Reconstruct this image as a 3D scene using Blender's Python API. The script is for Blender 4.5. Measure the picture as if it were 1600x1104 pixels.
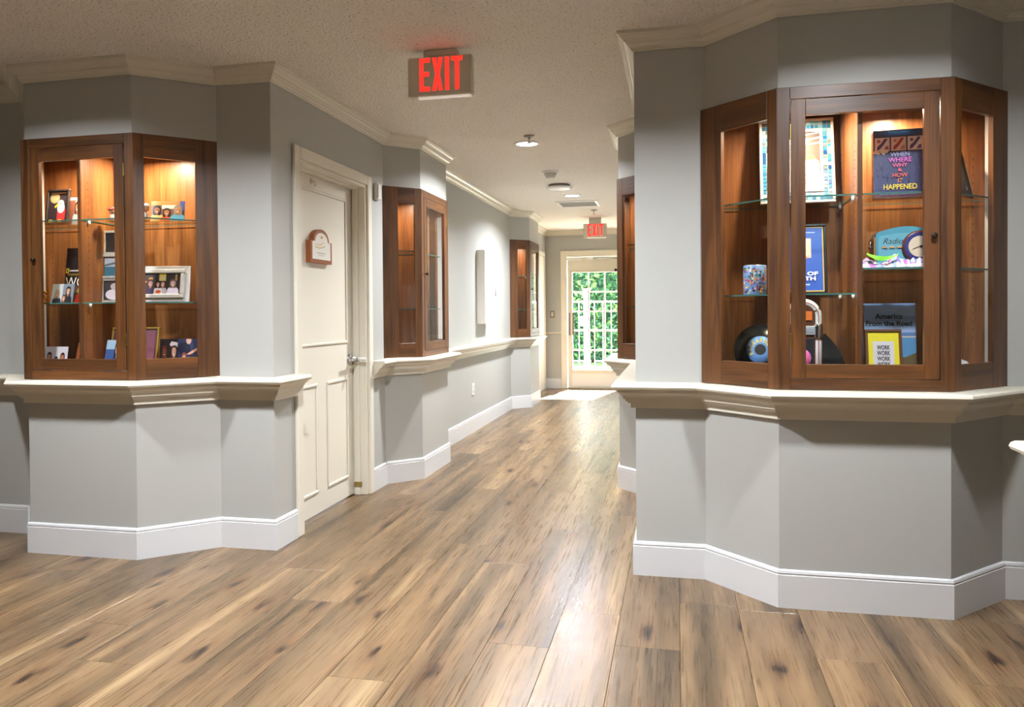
import bpy, bmesh, math, random
from mathutils import Vector, Matrix
random.seed(7)
for o in list(bpy.data.objects): bpy.data.objects.remove(o)
SC = bpy.context.scene
COL = SC.collection
R = math.radians

# ------------------------------------------------------------------ camera
F_PX, CY, YAW, PITCH, ROLL, H = 1191.55, 503.89, R(12.1962), R(-0.851), R(0.4576), 1.24
def _cam(x, y, z):
    r = x*math.cos(YAW)+y*math.sin(YAW); d = -x*math.sin(YAW)+y*math.cos(YAW); u = z
    d2 = d*math.cos(PITCH)+u*math.sin(PITCH); u2 = -d*math.sin(PITCH)+u*math.cos(PITCH)
    return r*math.cos(ROLL)-u2*math.sin(ROLL), r*math.sin(ROLL)+u2*math.cos(ROLL), d2
_rows = [_cam(1, 0, 0), _cam(0, 1, 0), _cam(0, 0, 1)]          # world axis -> (right, up, forward)
RIGHT = Vector((_rows[0][0], _rows[1][0], _rows[2][0]))
UP = Vector((_rows[0][1], _rows[1][1], _rows[2][1]))
FWD = Vector((_rows[0][2], _rows[1][2], _rows[2][2]))
cd = bpy.data.cameras.new('camera'); cam = bpy.data.objects.new('camera', cd); COL.objects.link(cam)
cd.sensor_width = 36; cd.lens = F_PX*36/1600; cd.shift_y = -(552-CY)/1600; cd.clip_start = .05
cam.matrix_world = Matrix(((RIGHT.x, UP.x, -FWD.x, 0), (RIGHT.y, UP.y, -FWD.y, 0), (RIGHT.z, UP.z, -FWD.z, H), (0, 0, 0, 1)))
SC.camera = cam
def ray(u, v): return RIGHT*((u-800)/F_PX) + UP*(-(v-CY)/F_PX) + FWD
def at_y(u, v, y): d = ray(u, v); return Vector((0, 0, H)) + d*(y/d.y)
def at_z(u, v, z): d = ray(u, v); return Vector((0, 0, H)) + d*((z-H)/d.z)
def at_x(u, v, x): d = ray(u, v); return Vector((0, 0, H)) + d*(x/d.x)

# ------------------------------------------------------------------ world, sun, exposure
SC.view_settings.view_transform = 'Standard'; SC.view_settings.look = 'None'
SC.view_settings.gamma = 1; SC.view_settings.use_curve_mapping = False
SC.view_settings.exposure = 0.45
w = bpy.data.worlds.new('world'); SC.world = w; w.use_nodes = True
w.node_tree.nodes['Background'].inputs[0].default_value = (.78, .89, 1, 1)
w.node_tree.nodes['Background'].inputs[1].default_value = 8
sd = bpy.data.lights.new('sun_offscreen', 'SUN'); sd.energy = 85; sd.angle = R(.6); sd.color = (1, .95, .86)
so = bpy.data.objects.new('sun_offscreen', sd); COL.objects.link(so)
so.rotation_euler = Vector((-.28, -1.5, -1.75)).to_track_quat('-Z', 'Y').to_euler(); so.location = (0, 18, 8)
CEIL = 2.522
DOWN_W = 40          # watts of one recessed downlight
CAB_W = 9          # watts of one cabinet puck light

# ------------------------------------------------------------------ materials
def lin(c):
    if isinstance(c, str): c = tuple(int(c[i:i+2], 16)/255 for i in (0, 2, 4))
    return tuple(((x+.055)/1.055)**2.4 if x > .04045 else x/12.92 for x in c)
MATS = {}
def base(name):
    m = bpy.data.materials.new(name); m.use_nodes = True
    return m, m.node_tree.nodes, m.node_tree.links, m.node_tree.nodes['Principled BSDF']
def flat(hexc, rough=.45, metal=0., spec=.5):
    k = (hexc, rough, metal, spec)
    if k not in MATS:
        m, n, l, b = base('paint_%s_%d' % (hexc, rough*100))
        b.inputs['Base Color'].default_value = (*lin(hexc), 1); b.inputs['Roughness'].default_value = rough
        b.inputs['Metallic'].default_value = metal; b.inputs['Specular IOR Level'].default_value = spec
        MATS[k] = m
    return MATS[k]
def emit(hexc, s):
    k = ('e', hexc, s)
    if k not in MATS:
        m, n, l, b = base('glow_'+hexc)
        b.inputs['Base Color'].default_value = (*lin(hexc), 1); b.inputs['Emission Color'].default_value = (*lin(hexc), 1)
        b.inputs['Emission Strength'].default_value = s; MATS[k] = m
    return MATS[k]
def nd(n, t, **kw):
    x = n.new(t)
    for k, v in kw.items(): setattr(x, k, v)
    return x
def ramp(n, stops):
    r = n.new('ShaderNodeValToRGB'); e = r.color_ramp.elements
    while len(e) < len(stops): e.new(.5)
    for q, (p, c) in zip(e, stops): q.position = p; q.color = (*c, 1) if len(c) == 3 else c
    return r
def mixc(n, l, fac, a, b_, mode='MIX'):
    m = n.new('ShaderNodeMix'); m.data_type = 'RGBA'; m.blend_type = mode
    for s, v in ((m.inputs[0], fac), (m.inputs[6], a), (m.inputs[7], b_)):
        if hasattr(v, 'is_linked') or hasattr(v, 'links'): l.new(v, s)
        elif isinstance(v, (int, float)): s.default_value = v
        else: s.default_value = (*v, 1)
    return m.outputs[2]
def paint(name, hexc, rough=.5, bump=.04, scale=180):
    m, n, l, b = base(name)
    tc = nd(n, 'ShaderNodeTexCoord'); ns = nd(n, 'ShaderNodeTexNoise'); ns.inputs['Scale'].default_value = scale
    l.new(tc.outputs['Object'], ns.inputs['Vector'])
    bp = nd(n, 'ShaderNodeBump'); bp.inputs['Strength'].default_value = bump; bp.inputs['Distance'].default_value = .01
    l.new(ns.outputs['Fac'], bp.inputs['Height']); l.new(bp.outputs['Normal'], b.inputs['Normal'])
    b.inputs['Base Color'].default_value = (*lin(hexc), 1); b.inputs['Roughness'].default_value = rough
    return m
def wood(name, axis, dark, mid, light, rough=.38, coat=.1, sc=1.):
    m, n, l, b = base(name)
    tc = nd(n, 'ShaderNodeTexCoord'); oi = nd(n, 'ShaderNodeObjectInfo')
    ad = nd(n, 'ShaderNodeVectorMath', operation='MULTIPLY_ADD')
    cb = nd(n, 'ShaderNodeCombineXYZ')
    for i in range(3): l.new(oi.outputs['Random'], cb.inputs[i])
    l.new(cb.outputs[0], ad.inputs[0]); ad.inputs[1].default_value = (9, 13, 17); l.new(tc.outputs['Object'], ad.inputs[2])
    def layer(across, along, detail, dist=0.):
        mp = nd(n, 'ShaderNodeMapping'); s = [across*sc]*3; s[axis] = along*sc; mp.inputs['Scale'].default_value = s
        l.new(ad.outputs[0], mp.inputs[0]); t = nd(n, 'ShaderNodeTexNoise'); t.inputs['Scale'].default_value = 1
        t.inputs['Detail'].default_value = detail; t.inputs['Distortion'].default_value = dist
        l.new(mp.outputs[0], t.inputs['Vector']); return t.outputs['Fac']
    a = layer(14, 1.0, 3, 1.2); f = layer(170, 5, 2)
    r1 = ramp(n, [(.3, lin(dark)), (.5, lin(mid)), (.72, lin(light))]); l.new(a, r1.inputs[0])
    r2 = ramp(n, [(.35, (.62, .6, .58)), (.6, (1.05, 1.05, 1.05))]); l.new(f, r2.inputs[0])
    c = mixc(n, l, .8, r1.outputs[0], r2.outputs[0], 'MULTIPLY')
    l.new(c, b.inputs['Base Color']); b.inputs['Roughness'].default_value = rough; b.inputs['Coat Weight'].default_value = coat
    b.inputs['Coat Roughness'].default_value = .2
    return m
def plank_mat():
    m, n, l, b = base('oak_plank')
    tc = nd(n, 'ShaderNodeTexCoord'); oi = nd(n, 'ShaderNodeObjectInfo'); cb = nd(n, 'ShaderNodeCombineXYZ')
    for i in range(3): l.new(oi.outputs['Random'], cb.inputs[i])
    ad = nd(n, 'ShaderNodeVectorMath', operation='MULTIPLY_ADD'); l.new(cb.outputs[0], ad.inputs[0])
    ad.inputs[1].default_value = (37, 53, 5); l.new(tc.outputs['Object'], ad.inputs[2])
    def mapped(sx, sy):
        mp = nd(n, 'ShaderNodeMapping'); mp.inputs['Scale'].default_value = (sx, sy, 1); l.new(ad.outputs[0], mp.inputs[0]); return mp.outputs[0]
    def noise(sx, sy, det, dist=0., rough=.5):
        t = nd(n, 'ShaderNodeTexNoise'); t.inputs['Scale'].default_value = 1; t.inputs['Detail'].default_value = det
        t.inputs['Distortion'].default_value = dist; t.inputs['Roughness'].default_value = rough; l.new(mapped(sx, sy), t.inputs['Vector']); return t.outputs['Fac']
    big = noise(10, .42, 4, .35, .55)
    r1 = ramp(n, [(.30, lin('4a3b2a')), (.43, lin('6b573f')), (.57, lin('82694c')), (.72, lin('a08866'))]); l.new(big, r1.inputs[0])
    # per plank tone
    r0 = ramp(n, [(0, (.84, .81, .78)), (.5, (1, 1, 1)), (1, (1.14, 1.12, 1.08))]); l.new(oi.outputs['Random'], r0.inputs[0])
    c = mixc(n, l, 1., r1.outputs[0], r0.outputs[0], 'MULTIPLY')
    # cathedral grain lines
    ws = nd(n, 'ShaderNodeMath', operation='MULTIPLY'); l.new(noise(5.0, .5, 1.0, .5), ws.inputs[0]); ws.inputs[1].default_value = 80
    sn = nd(n, 'ShaderNodeMath', operation='SINE'); l.new(ws.outputs[0], sn.inputs[0])
    r2 = ramp(n, [(.35, (.86, .84, .82)), (.75, (1.03, 1.03, 1.03))])
    s2 = nd(n, 'ShaderNodeMath', operation='MULTIPLY_ADD'); l.new(sn.outputs[0], s2.inputs[0]); s2.inputs[1].default_value = .5; s2.inputs[2].default_value = .5
    l.new(s2.outputs[0], r2.inputs[0]); c = mixc(n, l, .8, c, r2.outputs[0], 'MULTIPLY')
    fine = noise(150, 4, 2); r3 = ramp(n, [(.38, (.74, .71, .68)), (.58, (1.04, 1.04, 1.04))]); l.new(fine, r3.inputs[0])
    c = mixc(n, l, .8, c, r3.outputs[0], 'MULTIPLY')
    # knots
    v = nd(n, 'ShaderNodeTexVoronoi'); v.feature = 'F1'; v.voronoi_dimensions = '2D'; v.inputs['Scale'].default_value = 1
    wv = nd(n, 'ShaderNodeVectorMath', operation='MULTIPLY_ADD'); nt = nd(n, 'ShaderNodeTexNoise'); nt.inputs['Scale'].default_value = 1.; nt.inputs['Detail'].default_value = 3
    l.new(mapped(30, 9), nt.inputs['Vector']); l.new(nt.outputs['Color'], wv.inputs[0]); wv.inputs[1].default_value = (.3, .3, 0); l.new(mapped(5.0, 1.7), wv.inputs[2])
    l.new(wv.outputs[0], v.inputs['Vector'])
    sp = nd(n, 'ShaderNodeSeparateColor'); l.new(v.outputs['Color'], sp.inputs[0])
    gt = nd(n, 'ShaderNodeMath', operation='GREATER_THAN'); l.new(sp.outputs[0], gt.inputs[0]); gt.inputs[1].default_value = .58
    for lo, hi, col, k in ((.0, .34, '6a4a30', .6), (.03, .15, '241914', .96)):
        rk = ramp(n, [(lo, (1, 1, 1)), (hi, (0, 0, 0))]); l.new(v.outputs['Distance'], rk.inputs[0])
        mk = nd(n, 'ShaderNodeMath', operation='MULTIPLY'); l.new(rk.outputs[0], mk.inputs[0]); l.new(gt.outputs[0], mk.inputs[1])
        mk2 = nd(n, 'ShaderNodeMath', operation='MULTIPLY'); l.new(mk.outputs[0], mk2.inputs[0]); mk2.inputs[1].default_value = k
        c = mixc(n, l, mk2.outputs[0], c, lin(col))
    l.new(c, b.inputs['Base Color'])
    rr = ramp(n, [(.3, (.25, .25, .25)), (.7, (.34, .34, .34))]); l.new(fine, rr.inputs[0]); l.new(rr.outputs[0], b.inputs['Roughness'])
    bp = nd(n, 'ShaderNodeBump'); bp.inputs['Strength'].default_value = .06; bp.inputs['Distance'].default_value = .004
    l.new(fine, bp.inputs['Height']); l.new(bp.outputs['Normal'], b.inputs['Normal'])
    return m
def ceiling_mat():
    m, n, l, b = base('popcorn_ceiling')
    tc = nd(n, 'ShaderNodeTexCoord'); t = nd(n, 'ShaderNodeTexNoise'); t.inputs['Scale'].default_value = 75; t.inputs['Detail'].default_value = 3
    l.new(tc.outputs['Object'], t.inputs['Vector'])
    fk = nd(n, 'ShaderNodeTexNoise'); fk.inputs['Scale'].default_value = 88; fk.inputs['Detail'].default_value = 2     # brown flecks from a second noise, apart from the relief
    mp = nd(n, 'ShaderNodeMapping'); mp.inputs['Location'].default_value = (31, 17, 5); l.new(tc.outputs['Object'], mp.inputs[0]); l.new(mp.outputs[0], fk.inputs['Vector'])
    r = ramp(n, [(.31, lin('b5a58b')), (.39, lin('f2ece1'))]); l.new(fk.outputs['Fac'], r.inputs[0]); l.new(r.outputs[0], b.inputs['Base Color']); b.inputs['Roughness'].default_value = .95
    bp = nd(n, 'ShaderNodeBump'); bp.inputs['Strength'].default_value = .9; bp.inputs['Distance'].default_value = .02
    l.new(t.outputs['Fac'], bp.inputs['Height']); l.new(bp.outputs['Normal'], b.inputs['Normal'])
    return m
def glass_mat(name, tint=(1, 1, 1), f=1.45):
    m = bpy.data.materials.new(name); m.use_nodes = True; n, l = m.node_tree.nodes, m.node_tree.links; n.clear()
    o = nd(n, 'ShaderNodeOutputMaterial'); mx = nd(n, 'ShaderNodeMixShader'); fr = nd(n, 'ShaderNodeFresnel'); fr.inputs[0].default_value = f
    t = nd(n, 'ShaderNodeBsdfTransparent'); t.inputs[0].default_value = (*tint, 1); g = nd(n, 'ShaderNodeBsdfGlossy'); g.inputs['Roughness'].default_value = .01
    ge = nd(n, 'ShaderNodeNewGeometry'); iv = nd(n, 'ShaderNodeMath', operation='SUBTRACT'); iv.inputs[0].default_value = 1; l.new(ge.outputs['Backfacing'], iv.inputs[1]); mu = nd(n, 'ShaderNodeMath', operation='MULTIPLY'); l.new(fr.outputs[0], mu.inputs[0]); l.new(iv.outputs[0], mu.inputs[1]); l.new(mu.outputs[0], mx.inputs[0]); l.new(t.outputs[0], mx.inputs[1]); l.new(g.outputs[0], mx.inputs[2]); l.new(mx.outputs[0], o.inputs[0])
    return m
M = dict(
    wall_up=paint('wall_greige', 'b0b1ad', .55, .05), wall_lo=None,
    cream=flat('dcd6c6', .3), capw=flat('dcd6c6', .3), base=flat('d6d7d9', .35), door=flat('e4dfd0', .35), ceil=ceiling_mat(), plank=plank_mat(),
    wv=wood('walnut_upright', 2, '432611', '5d3a1b', '72451f'), wh=wood('walnut_level', 0, '432611', '5d3a1b', '72451f'),
    iv=wood('interior_wood', 2, '744624', '8c582e', 'a0693a', .4, .05), iy=wood('walnut_deep', 1, '432611', '5d3a1b', '72451f'),  # inside wood is lighter and more orange than the outer boards
    glass=glass_mat('clear_glass'), shelf=glass_mat('shelf_glass', (.93, .98, .96)), edge=flat('3f6f66', .15), chrome=flat('d0d3d8', .12, 1.),
    brass=flat('a8925a', .3, 1.), bronze=flat('3a3228', .35, .8), white=flat('f0efec', .35), peg=flat('e6e8ea', .2), black=flat('151515', .4),
    exitbody=flat('d9d3c2', .5), hole_dark=flat('3c352c', .8))

# ------------------------------------------------------------------ mesh helpers
def link(name, me, mats, parent=None, loc=(0, 0, 0), rot=(0, 0, 0)):
    o = bpy.data.objects.new(name, me); COL.objects.link(o)
    for m in (mats if isinstance(mats, (list, tuple)) else [mats]): me.materials.append(m)
    o.parent = parent; o.location = loc; o.rotation_euler = rot
    return o
def from_bm(name, bm, mats, parent=None, loc=(0, 0, 0), rot=(0, 0, 0), smooth=False):
    me = bpy.data.meshes.new(name); bm.normal_update(); bm.to_mesh(me); bm.free()
    if smooth:
        for p in me.polygons: p.use_smooth = True
    return link(name, me, mats, parent, loc, rot)
def addbox(bm, x0, x1, y0, y1, z0, z1, mi=0, bev=0.):
    v = [bm.verts.new((x, y, z)) for z in (z0, z1) for x, y in ((x0, y0), (x1, y0), (x1, y1), (x0, y1))]
    fs = [bm.faces.new([v[i] for i in q]) for q in ((3, 2, 1, 0), (4, 5, 6, 7), (0, 1, 5, 4), (1, 2, 6, 5), (2, 3, 7, 6), (3, 0, 4, 7))]
    for f in fs: f.material_index = mi
    if bev:
        es = set(e for f in fs for e in f.edges)
        r = bmesh.ops.bevel(bm, geom=list(es), offset=bev, segments=1, affect='EDGES')
        for f in r['faces']: f.material_index = mi
def box(name, sz, mat, parent=None, loc=(0, 0, 0), rot=(0, 0, 0), bev=.0015):
    """box of size sz centred on loc in x,y; resting on loc.z"""
    bm = bmesh.new(); addbox(bm, -sz[0]/2, sz[0]/2, -sz[1]/2, sz[1]/2, 0, sz[2], 0, bev)
    return from_bm(name, bm, mat, parent, loc, rot)
def addlathe(bm, prof, seg=24, mi=0, c=(0, 0, 0), axis='z'):
    rings = []
    for r, h in prof:
        ring = []
        for i in range(seg):
            a = 2*math.pi*i/seg; p = (r*math.cos(a), r*math.sin(a), h)
            if axis == 'y': p = (p[0], p[2], p[1])
            if axis == 'x': p = (p[2], p[0], p[1])
            ring.append(bm.verts.new((p[0]+c[0], p[1]+c[1], p[2]+c[2])))
        rings.append(ring)
    for a, b_ in zip(rings, rings[1:]):
        for i in range(seg):
            f = bm.faces.new((a[i], a[(i+1) % seg], b_[(i+1) % seg], b_[i])); f.material_index = mi; f.smooth = True
    for ring, rev in ((rings[0], True), (rings[-1], False)):
        f = bm.faces.new(ring[::-1] if rev else ring); f.material_index = mi
def lathe(name, prof, mat, parent=None, loc=(0, 0, 0), rot=(0, 0, 0), seg=24, axis='z'):
    bm = bmesh.new(); addlathe(bm, prof, seg, 0, (0, 0, 0), axis); bmesh.ops.recalc_face_normals(bm, faces=bm.faces)
    return from_bm(name, bm, mat, parent, loc, rot)
def addprism(bm, pts, z0, z1, mi=0):
    lo = [bm.verts.new((x, y, z0)) for x, y in pts]; hi = [bm.verts.new((x, y, z1)) for x, y in pts]; n = len(pts)
    fs = [bm.faces.new(lo[::-1]), bm.faces.new(hi)] + [bm.faces.new((lo[i], lo[(i+1) % n], hi[(i+1) % n], hi[i])) for i in range(n)]
    for f in fs: f.material_index = mi
    return fs
def prism(name, pts, z0, z1, mat, parent=None, loc=(0, 0, 0)):
    bm = bmesh.new(); addprism(bm, pts, z0, z1); bmesh.ops.recalc_face_normals(bm, faces=bm.faces)
    return from_bm(name, bm, mat, parent, loc)
def addvprism(bm, pts, y0, y1, mi=0):
    """outline in x,z extruded in y"""
    a = [bm.verts.new((x, y0, z)) for x, z in pts]; b_ = [bm.verts.new((x, y1, z)) for x, z in pts]; n = len(pts)
    fs = [bm.faces.new(a), bm.faces.new(b_[::-1])] + [bm.faces.new((a[i], b_[i], b_[(i+1) % n], a[(i+1) % n])) for i in range(n)]
    for f in fs: f.material_index = mi
def addtube(bm, path, r, seg=8, mi=0):
    rings = []
    for i, p in enumerate(path):
        p = Vector(p); t = (Vector(path[min(i+1, len(path)-1)])-Vector(path[max(i-1, 0)])).normalized()
        s = t.cross(Vector((0, 0, 1)) if abs(t.z) < .9 else Vector((0, 1, 0))).normalized(); q = t.cross(s)
        rings.append([bm.verts.new(p+(s*math.cos(2*math.pi*k/seg)+q*math.sin(2*math.pi*k/seg))*r) for k in range(seg)])
    for a, b_ in zip(rings, rings[1:]):
        for k in range(seg):
            f = bm.faces.new((a[k], a[(k+1) % seg], b_[(k+1) % seg], b_[k])); f.smooth = True; f.material_index = mi
    bm.faces.new(rings[0][::-1]).material_index = mi; bm.faces.new(rings[-1]).material_index = mi
def tube(name, path, r, mat, parent=None, loc=(0, 0, 0), seg=8):
    bm = bmesh.new(); addtube(bm, path, r, seg); bmesh.ops.recalc_face_normals(bm, faces=bm.faces); return from_bm(name, bm, mat, parent, loc)
def tag(o, label=None, cat=None, group=None, kind=None):
    if label: o['label'] = label
    if cat: o['category'] = cat
    if group: o['group'] = group
    if kind: o['kind'] = kind
    return o
def thing(name, label, cat, loc=(0, 0, 0), rot=(0, 0, 0), group=None):
    o = bpy.data.objects.new(name, None); COL.objects.link(o); o.location = loc; o.rotation_euler = rot; o.empty_display_size = .05
    return tag(o, label, cat, group)
def struct(o, label=None): return tag(o, label, None, None, 'structure')

# ------------------------------------------------------------------ the plan of the walls (room on the right-hand side of the walk)
XL, XR, YE = -2.065, -.19, 12.1
def bay_left(yc):  h = .325; return [(XL, yc-h-.21), (XL+.21, yc-h), (XL+.21, yc+h), (XL, yc+h+.21)]
L2Y, L3Y, R2Y = 5.725, 10.0, 5.69
WEST = [(-5.2, -2.5), (-5.2, 3.65), (-3.60, 3.65), (-3.3175, 3.36), (-2.676, 3.36), (-2.378, 3.634), (XL, 3.634)]
DOOR_Y = (3.92, 4.868); DOOR_Z = 2.105
LCORR = bay_left(L2Y) + bay_left(L3Y)
RCORR = [(XR, R2Y+.535), (XR-.205, R2Y+.325), (XR-.205, R2Y-.325), (XR, R2Y-.535)]
EAST = [(XR, 3.615), (.127, 3.615), (.413, 3.33), (1.066, 3.33), (1.354, 3.61), (4.2, 3.61)]
BLOCK = [(4.2, 2.05), (.93, 2.05), (.93, -2.5)]
EDX = (-1.715, -.775)

def normals(pts, closed):
    n = len(pts); seg = []
    for i in range(n if closed else n-1):
        a, b_ = Vector(pts[i]), Vector(pts[(i+1) % n]); d = (b_-a).normalized(); seg.append(Vector((d.y, -d.x)))
    out = []
    for i in range(n):
        if closed: a, b_ = seg[i-1], seg[i]
        else: a, b_ = seg[max(i-1, 0)], seg[min(i, n-2)]
        out.append((a+b_)/(1+a.dot(b_)))
    return out
SPLIT = .84
def wall(name, pts, label, bays=(), zr=(0, CEIL), t=.09):
    nv = normals(pts, False); bm = bmesh.new()
    off = [Vector(p)-k*t for p, k in zip(pts, nv)]
    for i in range(len(pts)-1):
        quad = [pts[i], pts[i+1], tuple(off[i+1]), tuple(off[i])]
        rs = [(0, .9), (2.15, CEIL)] if i in bays else [zr]
        for z0, z1 in rs:
            if z0 < SPLIT: addprism(bm, quad, z0, min(z1, SPLIT), 1)
            if z1 > SPLIT: addprism(bm, quad, max(z0, SPLIT), z1, 0)
    bmesh.ops.recalc_face_normals(bm, faces=bm.faces)
    return struct(from_bm(name, bm, [M['wall_up'], M['wall_up']]), label)
def sweep(name, pts, prof, mat, parent=None, closed=False, cut=0.):
    nv = normals(pts, closed); bm = bmesh.new(); rings = []
    for p, k in zip(pts, nv): rings.append([bm.verts.new((p[0]+k.x*a, p[1]+k.y*a, z)) for a, z in prof])
    n = len(pts); m_ = len(prof)
    for i in range(n if closed else n-1):
        A, B = rings[i], rings[(i+1) % n]
        for j in range(m_): bm.faces.new((A[j], B[j], B[(j+1) % m_], A[(j+1) % m_]))
    if not closed: bm.faces.new(rings[0]); bm.faces.new(rings[-1][::-1])
    bmesh.ops.recalc_face_normals(bm, faces=bm.faces)
    return from_bm(name, bm, mat, parent)

# ------------------------------------------------------------------ floor of separate planks
fl = box('floor', (10.2, 15.2, .08), flat('6a5240', .6), None, (-.6, 4.75, -.0925), bev=0)
struct(fl, 'wide knotty oak plank floor')
PW = .236; LEN = 1.52; phase = {}
def row_of(x): return math.floor((x-.006)/PW)
for x, y in ((-.58, 2.757), (.6, 2.86), (-2.24, 2.633), (-2.0, 2.335), (-1.5, 3.017), (-1.3, 3.02+.62), (.1, 3.3)): phase[row_of(x)] = y
cache = {}; npl = 0
def plank(x0, y0, y1):
    L = round(y1-y0-.0012, 3)
    if L < .05: return
    if L not in cache:
        bm = bmesh.new(); addbox(bm, .0006, PW-.0006, 0, L, -.0115, 0, 0, .0009); me = bpy.data.meshes.new('plank'); bm.to_mesh(me); bm.free(); me.materials.append(M['plank']); cache[L] = me
    o = bpy.data.objects.new('plank', cache[L]); COL.objects.link(o); o.parent = fl; o.location = (x0-fl.location.x, y0-fl.location.y, .0925); o.location.z = -fl.location.z
for k in range(row_of(-5.2), row_of(4.2)+1):
    x0 = .006+k*PW; xc = x0+PW/2
    ph = phase.get(k, random.uniform(0, LEN)); lo = -2.5 if xc < 1.05 else 2.0
    hi = 12.1 if XL-.2 < xc < XR+.2 else 3.7
    y = ph-LEN*math.ceil((ph-lo)/LEN)
    while y < hi:
        plank(x0, max(y, lo), min(y+LEN, hi)); y += LEN
# ------------------------------------------------------------------ ceiling and walls
struct(box('ceiling', (10.2, 15.2, .1), M['ceil'], None, (-.6, 4.75, CEIL), bev=0), 'cream popcorn textured ceiling')
wall('wall_left', WEST+[(XL, DOOR_Y[0])], 'grey wall with a three sided bay beside the cream door', bays=(2, 3, 4))
wall('wall_door_header', [(XL, DOOR_Y[0]), (XL, DOOR_Y[1])], 'wall strip above the cream door', zr=(DOOR_Z, CEIL))
wall('wall_left_corridor', [(XL, DOOR_Y[1])]+LCORR+[(XL, YE+.0)], 'left wall of the corridor with two bays', bays=(1, 2, 3, 5, 6, 7))
wall('wall_right', [(XR, YE)]+RCORR+EAST, 'grey wall with the large three sided bay and the right side of the corridor', bays=(1, 2, 3, 6, 7, 8))
wall('wall_block', BLOCK, 'wall corner opposite the large bay')
wall('wall_hall_end', [(4.2, 3.61), (4.2, 2.05)], 'end of the side hall')
wall('wall_back', [(.93, -2.5), (-5.2, -2.5)], 'back wall of the lobby')
wall('wall_end', [(XL-.1, YE), (EDX[0], YE)], 'end wall of the corridor beside the glazed door')
wall('wall_end_right', [(EDX[1], YE), (XR+.1, YE)], 'end wall right of the glazed door')
wall('wall_end_header', [(EDX[0], YE), (EDX[1], YE)], 'end wall above the glazed door', zr=(2.10, CEIL))

CROWN = [(0, 2.444), (.010, 2.444), (.012, 2.452), (.018, 2.454), (.022, 2.462), (.034, 2.470), (.036, 2.476), (.044, 2.478), (.050, 2.490), (.062, 2.500), (.066, 2.506), (.072, 2.508), (.075, CEIL), (0, CEIL)]
BASE = [(0, 0), (.016, 0), (.016, .136), (.0135, .138), (.0135, .141), (.0155, .145), (.013, .154), (.007, .158), (0, .158)]
CAP = [(0, .877), (.095, .877), (.103, .881), (.107, .889), (.104, .898), (.096, .904), (0, .905)]
COVE = [(0, .785), (.022, .785), (.022, .808), (.035, .809), (.035, .818), (.046, .819), (.046, .828), (.055, .829), (.056, .838), (.060, .847), (.069, .856), (.080, .862), (.081, .870), (.086, .871), (.087, .877), (0, .877)]
RAIL = [(0, .875), (.02, .878), (.03, .887), (.03, .9), (.018, .905), (0, .905)]
loop = WEST + LCORR + [(XL, YE), (XR, YE)] + RCORR + EAST + BLOCK
struct(sweep('trim_1', loop, CROWN, M['cream'], closed=True), 'cream crown moulding running round the whole ceiling')
def ledge(name, pts, label):
    c = struct(sweep(name, pts, COVE, M['cream']), label); sweep('ledge_cap', pts, CAP, M['capw'], c); return c
CAS = .065
ledge('trim_2', WEST+[(XL, DOOR_Y[0]-CAS)], 'stepped ledge moulding under the cabinet beside the cream door')
ledge('trim_3', [(XL, DOOR_Y[1]+CAS)]+LCORR+[(XL, 10.98)], 'stepped ledge moulding along the left corridor wall')
ledge('trim_4', [(XR, YE-.02)]+RCORR+EAST, 'stepped ledge moulding round the large bay')
ledge('trim_5', BLOCK, 'ledge moulding on the wall corner opposite the large bay')
struct(sweep('baseboard_left', WEST+[(XL, DOOR_Y[0]-CAS)], BASE, M['base']), 'white baseboard under the left bay')
struct(sweep('baseboard_left_corridor', [(XL, DOOR_Y[1]+CAS)]+LCORR+[(XL, 10.98)], BASE, M['base']), 'white baseboard of the left corridor wall')
struct(sweep('baseboard_right', [(XR, YE-.02)]+RCORR+EAST, BASE, M['base']), 'white baseboard under the large bay and right corridor wall')
struct(sweep('baseboard_block', BLOCK, BASE, M['base']), 'white baseboard of the opposite wall corner')
struct(sweep('baseboard_end', [(XL, YE), (EDX[0]-.1, YE)], BASE, M['base']), 'white baseboard of the end wall')
struct(sweep('trim_6', [(XL, YE), (EDX[0]-.1, YE)], RAIL, M['capw']), 'chair rail on the end wall')

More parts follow.
